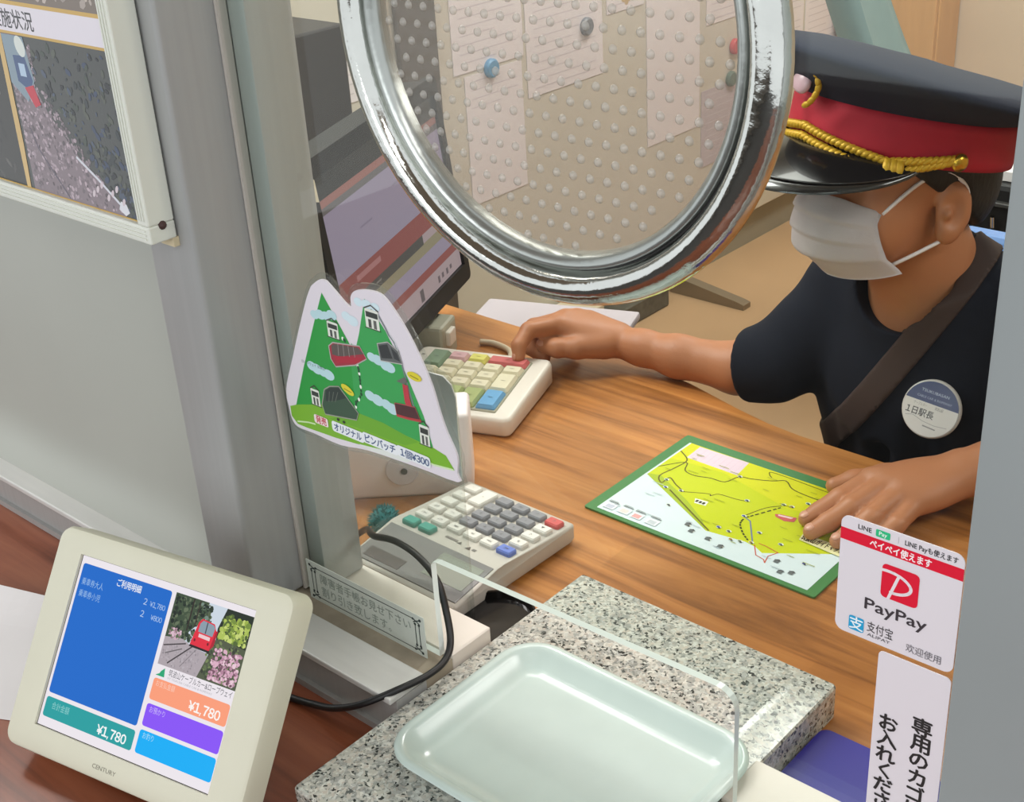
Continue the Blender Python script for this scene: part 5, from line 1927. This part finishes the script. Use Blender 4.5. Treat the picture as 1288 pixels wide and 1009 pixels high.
B.chain([RK['little'], (-0.8930, 1.0560, 0.0360), (-0.8920, 1.0500, 0.0180), (-0.8800, 1.0520, 0.0110)], [0.0095, 0.0078, 0.0072, 0.0066], 0.003)
B.chain([(-0.8300, 1.0430, 0.0300), (-0.8480, 1.0170, 0.0335), (-0.8640, 1.0030, 0.0350), (-0.8800, 0.9990, 0.0355)], [0.0140, 0.0112, 0.0098, 0.0082], 0.006)
# left hand lying on the map
LK = {'index': (-0.4610, 0.9560, 0.0300), 'middle': (-0.4460, 0.9530, 0.0325), 'ring': (-0.4300, 0.9510, 0.0310), 'little': (-0.4165, 0.9520, 0.0260)}
for kn, w in (('index', .0125), ('middle', .0125), ('ring', .012), ('little', .011)):
    off = {'index': -0.010, 'middle': -0.004, 'ring': 0.003, 'little': 0.008}[kn]
    B.cone((LW[0] + off, LW[1] - 0.002, LW[2] - 0.003), LK[kn], 0.0140, w, 0.010)
B.ell((-0.424, 0.974, 0.0290), np.array([[-0.5, -0.86, -0.1], [0.86, -0.5, 0], [0, -0.1, 1]]), (0.036, 0.030, 0.0150), 0.010)
B.chain([LK['index'], (-0.4740, 0.9220, 0.0235), (-0.4840, 0.9050, 0.0150), (-0.4910, 0.8945, 0.0098)], [0.0112, 0.0094, 0.0084, 0.0070], 0.003)
B.chain([LK['middle'], (-0.4575, 0.9120, 0.0255), (-0.4685, 0.8925, 0.0160), (-0.4770, 0.8790, 0.0098)], [0.0114, 0.0096, 0.0086, 0.0072], 0.003)
B.chain([LK['ring'], (-0.4375, 0.9100, 0.0235), (-0.4455, 0.8920, 0.0150), (-0.4520, 0.8795, 0.0098)], [0.0110, 0.0092, 0.0084, 0.0070], 0.003)
B.chain([LK['little'], (-0.4180, 0.9190, 0.0195), (-0.4240, 0.9040, 0.0135), (-0.4290, 0.8930, 0.0092)], [0.0098, 0.0082, 0.0074, 0.0064], 0.003)
B.chain([(-0.4320, 1.0000, 0.0270), (-0.4640, 0.9860, 0.0180), (-0.4860, 0.9710, 0.0130), (-0.4985, 0.9575, 0.0105)], [0.0140, 0.0115, 0.0100, 0.0080], 0.006)
body = link_mesh('body', B.mesh('body'), M_SKIN, child)
del B

# fingernails
def nail(tip, prev, r, up=(0, 0, 1)):
    t = (Vector(tip) - Vector(prev)).normalized()
    n = (Vector(up) - t * Vector(up).dot(t)).normalized()
    s = t.cross(n)
    c = Vector(tip) - t * 0.0005 + n * (r * 0.80)
    bm = bmesh.new()
    bmesh.ops.create_uvsphere(bm, u_segments=12, v_segments=8, radius=1.0, matrix=frame(c, t * (r * 0.72), s * (r * 0.66), n * (r * 0.28)))
    obj('fingernail', bm, M_NAIL, body, smooth=True)


nail((-0.4910, 0.8945, 0.0098), (-0.4840, 0.9050, 0.0150), 0.0070)
nail((-0.4770, 0.8790, 0.0098), (-0.4685, 0.8925, 0.0160), 0.0072)
nail((-0.4520, 0.8795, 0.0098), (-0.4455, 0.8920, 0.0150), 0.0070)
nail((-0.4290, 0.8930, 0.0092), (-0.4240, 0.9040, 0.0135), 0.0064)
nail((-0.8815, 0.9605, 0.0360), (-0.8850, 0.9655, 0.0470), 0.0070, (-0.5, -0.8, 0.2))
nail((-0.8800, 0.9990, 0.0355), (-0.8640, 1.0030, 0.0350), 0.0082, (0.2, -0.5, 0.85))

# eyes and brows
for s in (-1, 1):
    bm = bmesh.new()
    bmesh.ops.create_uvsphere(bm, u_segments=16, v_segments=10, radius=0.0088, matrix=Matrix.Translation(Vector(H(0.0690, s * 0.031, 0.026))))
    eye = obj('eye', bm, mat('eye_white', (226, 222, 216), 0.2), body, smooth=True)
    bm = bmesh.new()
    bmesh.ops.create_uvsphere(bm, u_segments=12, v_segments=8, radius=0.0046,
                              matrix=Matrix.Translation(Vector(H(0.0745, s * 0.0315, 0.0240))))
    obj('iris', bm, mat('dark_iris', (36, 24, 18), 0.15), body, smooth=True)

# --- t-shirt
T = Field((-0.73, 0.99, -0.34), (-0.25, 1.30, 0.22), 0.0028)
T.ell((-0.513, 1.180, 0.045), np.eye(3), (0.128, 0.086, 0.120), 0)
T.cone((-0.513, 1.195, 0.02), (-0.513, 1.215, -0.27), 0.104, 0.110, 0.05)
T.cone((-0.600, 1.182, 0.104), (-0.425, 1.180, 0.112), 0.050, 0.050, 0.03)
T.cone((-0.520, 1.150, 0.150), (-0.513, 1.175, 0.105), 0.060, 0.070, 0.03)
T.chain([(-0.608, 1.182, 0.100), (-0.634, 1.138, 0.060), (-0.654, 1.109, 0.031), (-0.690, 1.095, 0.025)], [0.046, 0.037, 0.0350, 0.0390], 0.025)
T.chain([(-0.415, 1.180, 0.106), (-0.368, 1.135, 0.078), (-0.322, 1.098, 0.052)], [0.056, 0.050, 0.042], 0.025)
# sleeve ends, neck opening
T.half((-0.680, 1.090, 0.020), (-0.94, -0.15, -0.22), (-0.74, 1.00, -0.05), (-0.60, 1.16, 0.12), 0.005)
T.half((-0.335, 1.085, 0.050), (-0.35, -0.90, -0.1), (-0.40, 1.00, -0.02), (-0.25, 1.12, 0.12))
for q, w, r in ((0.0, 0.034, .052), (0.5, 0.0, .055)):
    pass
T.half((-0.524, 1.085, 0.132), (0.0, -0.45, 0.90), (-0.600, 1.02, 0.08), (-0.440, 1.26, 0.22), 0.004)
T.cone((-0.5235, 1.122, 0.150), (-0.536, 1.105, 0.26), 0.0500, 0.060, 0.005, 'cut')
rw = random.Random(2)
for k in range(9):      # soft folds
    x = -0.60 + 0.02 * k
    a = (x, 1.085 + rw.uniform(-.005, .01), -0.02 + rw.uniform(-.05, .04))
    T.cone(a, (a[0] + rw.uniform(-.03, .03), a[1] + 0.02, a[2] - rw.uniform(.05, .11)), 0.006, 0.004, 0.02, 'cut')
shirt = link_mesh('t_shirt', T.mesh('t_shirt'), M_SHIRT, child)
tf = T.f.copy()
# collar rib: a thin ring round the neck opening
ringv = []
# --- shoulder strap cut out of a shell just above the shirt
S2 = Field(T.lo, T.lo + (T.n - 1) * T.h, T.h)
pa, pb = np.array([-0.462, 1.165, 0.185]), np.array([-0.590, 1.105, -0.040])
dirn = pb - pa
nrm = np.cross(dirn, np.array([0.45, -0.80, 0.38]))
nrm /= np.linalg.norm(nrm)
ax = [(T.lo[i] + T.h * np.arange(T.n[i])) for i in range(3)]
Xg, Yg, Zg = np.meshgrid(*ax, indexing='ij', sparse=True)
pd = np.abs((Xg - pa[0]) * nrm[0] + (Yg - pa[1]) * nrm[1] + (Zg - pa[2]) * nrm[2]) - 0.0138
S2.f = np.maximum(np.maximum(tf - 0.0040, -(tf + 0.0030)), pd).astype(np.float32)
S2.f[:, :, :80] = np.maximum(S2.f[:, :, :80], 0.02)
link_mesh('shoulder_strap', S2.mesh('shoulder_strap'), M_STRAP, child)
del T, S2, tf

# --- trousers and shoes (under the desk)
Q = Field((-0.70, 0.78, -0.73), (-0.33, 1.36, -0.17), 0.006)
Q.cone((-0.575, 1.215, -0.27), (-0.455, 1.215, -0.27), 0.100, 0.100, 0.03)
for sx, x0, x1 in ((-1, -0.575, -0.595), (1, -0.455, -0.435)):
    Q.chain([(x0, 1.20, -0.28), (x1, 0.90, -0.265), (x1, 0.91, -0.64)], [0.085, 0.062, 0.050], 0.03)
Q.half((0, 1.2, -0.20), (0, 0, 1), (-0.70, 0.78, -0.25), (-0.33, 1.36, -0.17))
link_mesh('trousers', Q.mesh('trousers'), mat('dark_trousers', (40, 42, 50), 0.85), child)
for x in (-0.595, -0.435):
    F2 = Field((x - 0.06, 0.74, -0.725), (x + 0.06, 1.0, -0.60), 0.005)
    F2.cone((x, 0.925, -0.670), (x, 0.80, -0.685), 0.042, 0.034, 0.01)
    F2.half((x, 0.9, -0.7195), (0, 0, -1), (x - 0.06, 0.74, -0.725), (x + 0.06, 1.0, -0.60))
    link_mesh('shoe', F2.mesh('shoe'), M_BLACK, child)
del Q, F2

# --- hair
R = Field(HC - 0.17, HC + 0.17, 0.003)
R.ell(H(-0.016, 0, 0.044), HA, sc(0.099, 0.081, 0.076), 0)
R.ell(H(-0.050, 0, -0.005), HA, sc(0.060, 0.070, 0.060), 0.03)
for s in (-1, 1):
    R.ell(H(0.022, s * 0.062, 0.030), HA, sc(0.018, 0.016, 0.034), 0.012)
R.half(H(0.060, 0, 0.0), hf, HC - 0.5, HC + 0.5)
R.half(H(0.0, 0, 0.012), (hf * 0.62 - hu * 0.80), HC - 0.5, HC + 0.5, 0.006)
R.ell(H(-0.012, 0.085, -0.004), HA, sc(0.021, 0.020, 0.033), 0.004, 'cut')
R.ell(H(-0.012, -0.085, -0.004), HA, sc(0.021, 0.020, 0.033), 0.004, 'cut')
R.half(H(0, 0, -0.052), (0, 0, -1), HC - 0.5, HC + 0.5, 0.01)
hair = link_mesh('hair', R.mesh('hair'), M_HAIR, child)
del R

# --- face mask: pleated sheet bent round the lower face
bm = bmesh.new()
NU, NV = 28, 32
rows = []
for j in range(NV + 1):
    v = j / NV
    U = 0.019 - 0.094 * v
    half = math.radians(56 + 12 * v)
    pleat0 = (0.0046 * ((v * 4.0) % 1.0 - 0.5)) if 0.12 < v < 0.88 else 0.0
    rr = []
    for i in range(NU + 1):
        u = i / NU * 2 - 1
        ph = u * half
        pleat = pleat0 * (1 - abs(u) ** 4)
        af = 0.112 + 0.009 * math.sin(PI * min(v * 1.1, 1)) - 0.028 * max(0, v - .70) / .30
        bl = 0.070 + 0.003 * math.sin(PI * v) - 0.001 * max(0, v - .6) / .4
        if v < 0.15:
            af -= 0.012 * (1 - v / .15) * min(1, abs(u) * 2.2)
        fwd = 0.002 + (af - 0.002) * math.cos(ph) ** 0.80 + pleat
        side = bl * math.sin(ph) * (1 + 0.05 * v)
        drop = -0.006 * (1 - abs(u)) * (v > .5) * (v - .5) * 2 + 0.008 * (abs(u) ** 2) * v - 0.017 * abs(u) ** 1.6 * (1 - v)
        rr.append(bm.verts.new(Vector(H(fwd, side, U + drop))))
    rows.append(rr)
for j in range(NV):
    for i in range(NU):
        bm.faces.new((rows[j][i], rows[j][i + 1], rows[j + 1][i + 1], rows[j + 1][i]))
bmesh.ops.solidify(bm, geom=bm.faces[:], thickness=0.0012)
mask = obj('face_mask', bm, M_MASK, child, smooth=True)
for s in (-1, 1):
    bm = bmesh.new()
    i = NU if s > 0 else 0
    hm = math.radians(56)
    e0 = H(0.002 + 0.098 * math.cos(hm) ** .8, s * 0.070 * math.sin(hm), 0.000)
    hb = math.radians(66)
    e1 = H(0.002 + 0.088 * math.cos(hb) ** .8, s * 0.061 * math.sin(hb), -0.060)
    pts = [e0, H(0.030, s * 0.0700, 0.030), H(0.004, s * 0.0775, 0.040), H(-0.024, s * 0.0775, 0.020), H(-0.028, s * 0.0765, -0.004),
           H(-0.010, s * 0.0765, -0.030), H(0.014, s * 0.0690, -0.044), e1]
    tube(bm, smooth_path(pts, 6), 0.0019, 6)
    obj('ear_loop', bm, M_MASK, mask, smooth=True)

# --- cap
tl_ = math.radians(12.5)
cF = Vector(hf) * math.cos(tl_) + Vector((0, 0, 1)) * math.sin(tl_)
cU = Vector((0, 0, 1)) * math.cos(tl_) - Vector(hf) * math.sin(tl_)
cL = Vector(hl)
HO = Vector((-0.5395, 1.1190, 0.2800))
CA_, CB_ = 0.104, 0.095


def hp(th, ra, rb, h):
    return HO + cF * (ra * math.cos(th)) + cL * (rb * math.sin(th)) + cU * h


def ring_mesh(prof, n=72, cap=True):
    """prof: list of (extra radius, height, front lift)"""
    bm = bmesh.new()
    R_ = []
    for e, h, fl in prof:
        R_.append([bm.verts.new(hp(2 * PI * k / n, CA_ + e, CB_ + e, h + fl * (0.5 + 0.5 * math.cos(2 * PI * k / n)))) for k in range(n)])
    for A_, B_ in zip(R_[:-1], R_[1:]):
        for k in range(n):
            bm.faces.new((A_[k], A_[(k + 1) % n], B_[(k + 1) % n], B_[k]))
    return bm, R_


def rim_h(th):
    s = 0.5 + 0.5 * math.cos(th)
    return 0.049 + 0.029 * s ** 1.7


def crown(rows, n=72):
    """rows: (overhang, radius factor, share of the rim height, extra height)"""
    bm = bmesh.new()
    R_ = []
    for e, f, w, x in rows:
        rr = []
        for k in range(n):
            th = 2 * PI * k / n
            hh = (0.0395 * (1 - w) + rim_h(th) * w) if f >= 1 else (rim_h(th) * w + 0.0700 * (1 - w))
            rr.append(bm.verts.new(hp(th, (CA_ + e) * f, (CB_ + e) * f, hh + x)))
        R_.append(rr)
    for A_, B_ in zip(R_[:-1], R_[1:]):
        for k in range(n):
            bm.faces.new((A_[k], A_[(k + 1) % n], B_[(k + 1) % n], B_[k]))
    bm.faces.new(R_[-1])
    return bm


cap = obj('cap', crown([(-0.004, 1, 0, -0.006), (0.0, 1, 0.0, 0.0), (0.006, 1, 0.12, 0), (0.020, 1, 0.38, 0), (0.036, 1, 0.68, 0), (0.048, 1, 0.90, 0),
                        (0.0535, 1, 1.0, 0.0005), (0.0545, 1, 1.0, 0.003), (0.052, 1, 1.0, 0.0062), (0.052, 0.95, 0.98, 0.0090), (0.052, 0.80, 0.90, 0.0125),
                        (0.052, 0.60, 0.75, 0.0140), (0.052, 0.38, 0.50, 0.0130), (0.052, 0.18, 0.25, 0.0115), (0.052, 0.04, 0.05, 0.011)]),
          M_CAP, child, smooth=True)
bm, _ = ring_mesh([(-0.003, 0.0, 0), (0.0012, 0.0004, 0), (0.0022, 0.010, 0), (0.0022, 0.033, 0), (0.0010, 0.0405, 0), (-0.003, 0.041, 0)])
obj('cap_band', bm, M_RED, cap, smooth=True)
# visor
bm = bmesh.new()
NT, NR = 36, 8
va, vb = [], []
for i in range(NT + 1):
    th = math.radians(-66 + 132 * i / NT)
    w = max(0.0, math.cos(th * 90 / 66)) ** 0.75
    ra, rb = [], []
    for j in range(NR + 1):
        t = j / NR
        ext = 0.058 * w * t
        dr = -0.030 * w * t - 0.012 * w * t * t + 0.004
        p = hp(th, CA_ + 0.001 + ext, CB_ + 0.001 + ext * 0.75, dr)
        ra.append(bm.verts.new(p))
        rb.append(bm.verts.new(p - cU * 0.0022))
    va.append(ra)
    vb.append(rb)
for G2, f in ((va, 0), (vb, 1)):
    for i in range(NT):
        for j in range(NR):
            q = (G2[i][j], G2[i + 1][j], G2[i + 1][j + 1], G2[i][j + 1])
            bm.faces.new(q if f else q[::-1])
for i in range(NT):
    bm.faces.new((va[i][NR], va[i + 1][NR], vb[i + 1][NR], vb[i][NR]))
    bm.faces.new((va[i][0], vb[i][0], vb[i + 1][0], va[i + 1][0]))
obj('visor', bm, M_VISOR, cap, smooth=True, angle=60)
bm = bmesh.new()
tube(bm, [hp(math.radians(-60 + 120 * i / 30), CA_ + 0.001 + 0.050 * max(0, math.cos(math.radians((-60 + 120 * i / 30) * 90 / 66))) ** .75,
             CB_ + 0.001 + 0.0375 * max(0, math.cos(math.radians((-60 + 120 * i / 30) * 90 / 66))) ** .75,
             0.0045 - 0.0335 * max(0, math.cos(math.radians((-60 + 120 * i / 30) * 90 / 66))) ** .75) for i in range(31)], 0.0010, 6)
obj('visor_rim', bm, M_VISOR, cap, smooth=True)
# gold cord: twin twisted cords from button to button with slides
bm = bmesh.new()
for lane in (0, 1):
    for strand in (0, 1):
        pts = []
        for i in range(161):
            s = -1 + 2 * i / 160
            th = math.radians(80 * s)
            sag = -0.0035 + 0.015 * max(0, (abs(s) - 0.60) / 0.40) + 0.0125 * (1 - min(1, abs(s) / .60))
            off = 0.0092 * (1 if lane else 0) - 0.0046
            if abs(s) > 0.62:
                off *= 1.0 - 0.85 * (abs(s) - 0.62) / 0.38
            tw = i * 1.15 + strand * PI
            pts.append(hp(th, CA_ + 0.0060 + 0.0015 * math.cos(tw), CB_ + 0.0060 + 0.0015 * math.cos(tw), sag + off + 0.0015 * math.sin(tw)))
        tube(bm, pts, 0.0028, 6)
obj('gold_cord', bm, M_GOLD, cap, smooth=True)
for s in (-1, 1):
    bm = bmesh.new()
    c = hp(s * math.radians(80), CA_ + 0.007, CB_ + 0.007, 0.0095)
    bmesh.ops.create_uvsphere(bm, u_segments=20, v_segments=12, radius=0.0082,
                              matrix=frame(c, cF, cU, cL * s) @ Matrix.Diagonal((1, 1, 0.7, 1)))
    obj('brass_button', bm, M_GOLDB, cap, smooth=True)
    bm = bmesh.new()
    p0 = hp(s * math.radians(50.0), CA_ + 0.0075, CB_ + 0.0075, -0.0145)
    p1 = hp(s * math.radians(50.0), CA_ + 0.0062, CB_ + 0.0075, 0.0040)
    t0 = hp(s * math.radians(46.0), CA_ + 0.0062, CB_ + 0.0062, -0.0030)
    t1 = hp(s * math.radians(54.0), CA_ + 0.0062, CB_ + 0.0062, -0.0030)
    for q in (-.35, 0, .35):
        d = (t1 - t0) * q
        tube(bm, [p0 + d, (p0 + p1) / 2 + d + cL * s * 0.002, p1 + d], [0.0034, 0.0046, 0.0034], 8)
    obj('cord_slide', bm, M_GOLD, cap, smooth=True)
# front badge: gold wreath round a pink-white centre
bm = bmesh.new()
for s in (-1, 1):
    for k in range(9):
        a = math.radians(-60 + 24 * k * .75)
        th = s * (0.05 + 0.16 * math.cos(a))
        p = hp(th, CA_ + 0.016 + 0.02 * max(0, math.sin(a)) * .4 + .006, CB_ + 0.016 + .006, 0.052 + 0.021 * math.sin(a))
        bmesh.ops.create_uvsphere(bm, u_segments=8, v_segments=6, radius=0.0048,
                                  matrix=frame(p, cL, cU, cF) @ Matrix.Rotation(a * s, 4, 'Z') @ Matrix.Diagonal((.6, 1.2, .6, 1)))
obj('badge_wreath', bm, M_GOLD, cap, smooth=True)
bm = bmesh.new()
bmesh.ops.create_uvsphere(bm, u_segments=14, v_segments=8, radius=0.010,
                          matrix=frame(hp(0, CA_ + 0.019, CB_, 0.050), cL, cU, cF) @ Matrix.Diagonal((1.2, 1, .5, 1)))
obj('badge_centre', bm, mat('enamel_badge', (214, 178, 190), 0.3), cap, smooth=True)

# --- round name badge on the chest
bc = Vector((-0.4680, 1.0815, 0.0455))
bnorm = Vector((0.10, -0.93, 0.35)).normalized()
bx = Vector((0.96, 0.10, 0.0))
bx = (bx - bnorm * bx.dot(bnorm)).normalized()
bx = (Matrix.Rotation(math.radians(-7), 4, bnorm) @ bx)
by = bnorm.cross(bx)
MBD = frame(bc, bx, by, bnorm)
bm = bmesh.new()
lathe(bm, [(0.0275, -0.004), (0.0285, -0.002), (0.0278, 0.0008), (0.0260, 0.0018), (0.0, 0.0024)], MBD, 40)
bd = obj('name_badge', bm, mat('badge_shell', (206, 200, 196), 0.3), child, smooth=True, angle=40)
P = Print(MBD, base=0.0026)
P.ell(0, 0, 26.5, 26.5, (212, 206, 204), 48)
cut = 5.0
a0 = math.asin(cut / 26.5)
P.poly([(26.5 * math.cos(a0 + (PI - 2 * a0) * k / 24), 26.5 * math.sin(a0 + (PI - 2 * a0) * k / 24)) for k in range(25)], (50, 54, 104))
P.text('TSUKUBASAN', 0, 14.5, 3.0, (176, 178, 206), 'C', width=27)
P.text('CABLE CAR & ROPEWAY', 1, 8.6, 2.4, (160, 162, 194), 'C', width=34)
P.text('ケーブルカー', -17, 0.8, 2.6, (120, 116, 120), width=13)
P.text('筑波山駅', 4, 0.8, 2.6, (96, 92, 96), 'L', width=8)
P.text('１', -20, -8.6, 6.2, (60, 56, 60), 'C', bold=0.01)
P.text('日駅長', -5.5, -8.6, 6.2, (60, 56, 60), 'C', width=21, bold=0.01)
P.line([(-21, -12), (-14, -10), (-4, -13), (8, -14), (20, -12.5)], .5, (150, 146, 148))
P.line([(-2, -17), (10, -17.6)], 1.3, (140, 136, 138))
P.build('badge_print', GLOSS_INK, bd)

# --- blue chair the child sits on
bch = thing('blue_chair', 'blue plastic chair that the person in the cap sits on', 'chair', (-0.50, 1.25, -0.72))
M_BLUE = mat('light_blue_plastic', (84, 128, 190), 0.4)
bm = bmesh.new()
xa, xb_, zt, zb_ = -0.655, -0.335, 0.108, -0.22
L = rrect(xa, zb_, xb_, zt, 0.075, 8)
F_, K_ = [], []
for x, z in L:
    y = 1.385 - 0.10 * (1 - ((x + 0.495) / 0.16) ** 2) * 0 + 0.04 * (z - zb_)
    bow = -0.03 * ((x + 0.495) / 0.16) ** 2
    F_.append(bm.verts.new((x, y + bow, z)))
    K_.append(bm.verts.new((x, y + bow + 0.014, z)))
for t in tessellate_polygon([[Vector((x, z, 0)) for x, z in L]]):
    bm.faces.new([F_[i] for i in t])
    bm.faces.new([K_[i] for i in t][::-1])
for i in range(len(L)):
    j = (i + 1) % len(L)
    bm.faces.new((F_[i], F_[j], K_[j], K_[i]))
obj('backrest', bm, M_BLUE, bch)
obj('seat', new_box((-0.68, 1.03, -0.395), (-0.335, 1.40, -0.375), 0.009, 3), M_BLUE, bch)
for x, y in ((-0.65, 1.06), (-0.365, 1.06), (-0.65, 1.38), (-0.365, 1.38)):
    bm = bmesh.new()
    tube(bm, [(x, y, -0.72), (x, y, -0.392)], 0.011, 10)
    obj('leg', bm, M_CHROME, bch, smooth=True, angle=50)
for x in (-0.60, -0.39):
    bm = bmesh.new()
    tube(bm, smooth_path([(x, 1.36, -0.385), (x, 1.405, -0.375), (x, 1.418, -0.30), (x, 1.412, -0.10)], 5), 0.009, 8)
    obj('back_support', bm, M_CHROME, bch, smooth=True, angle=50)
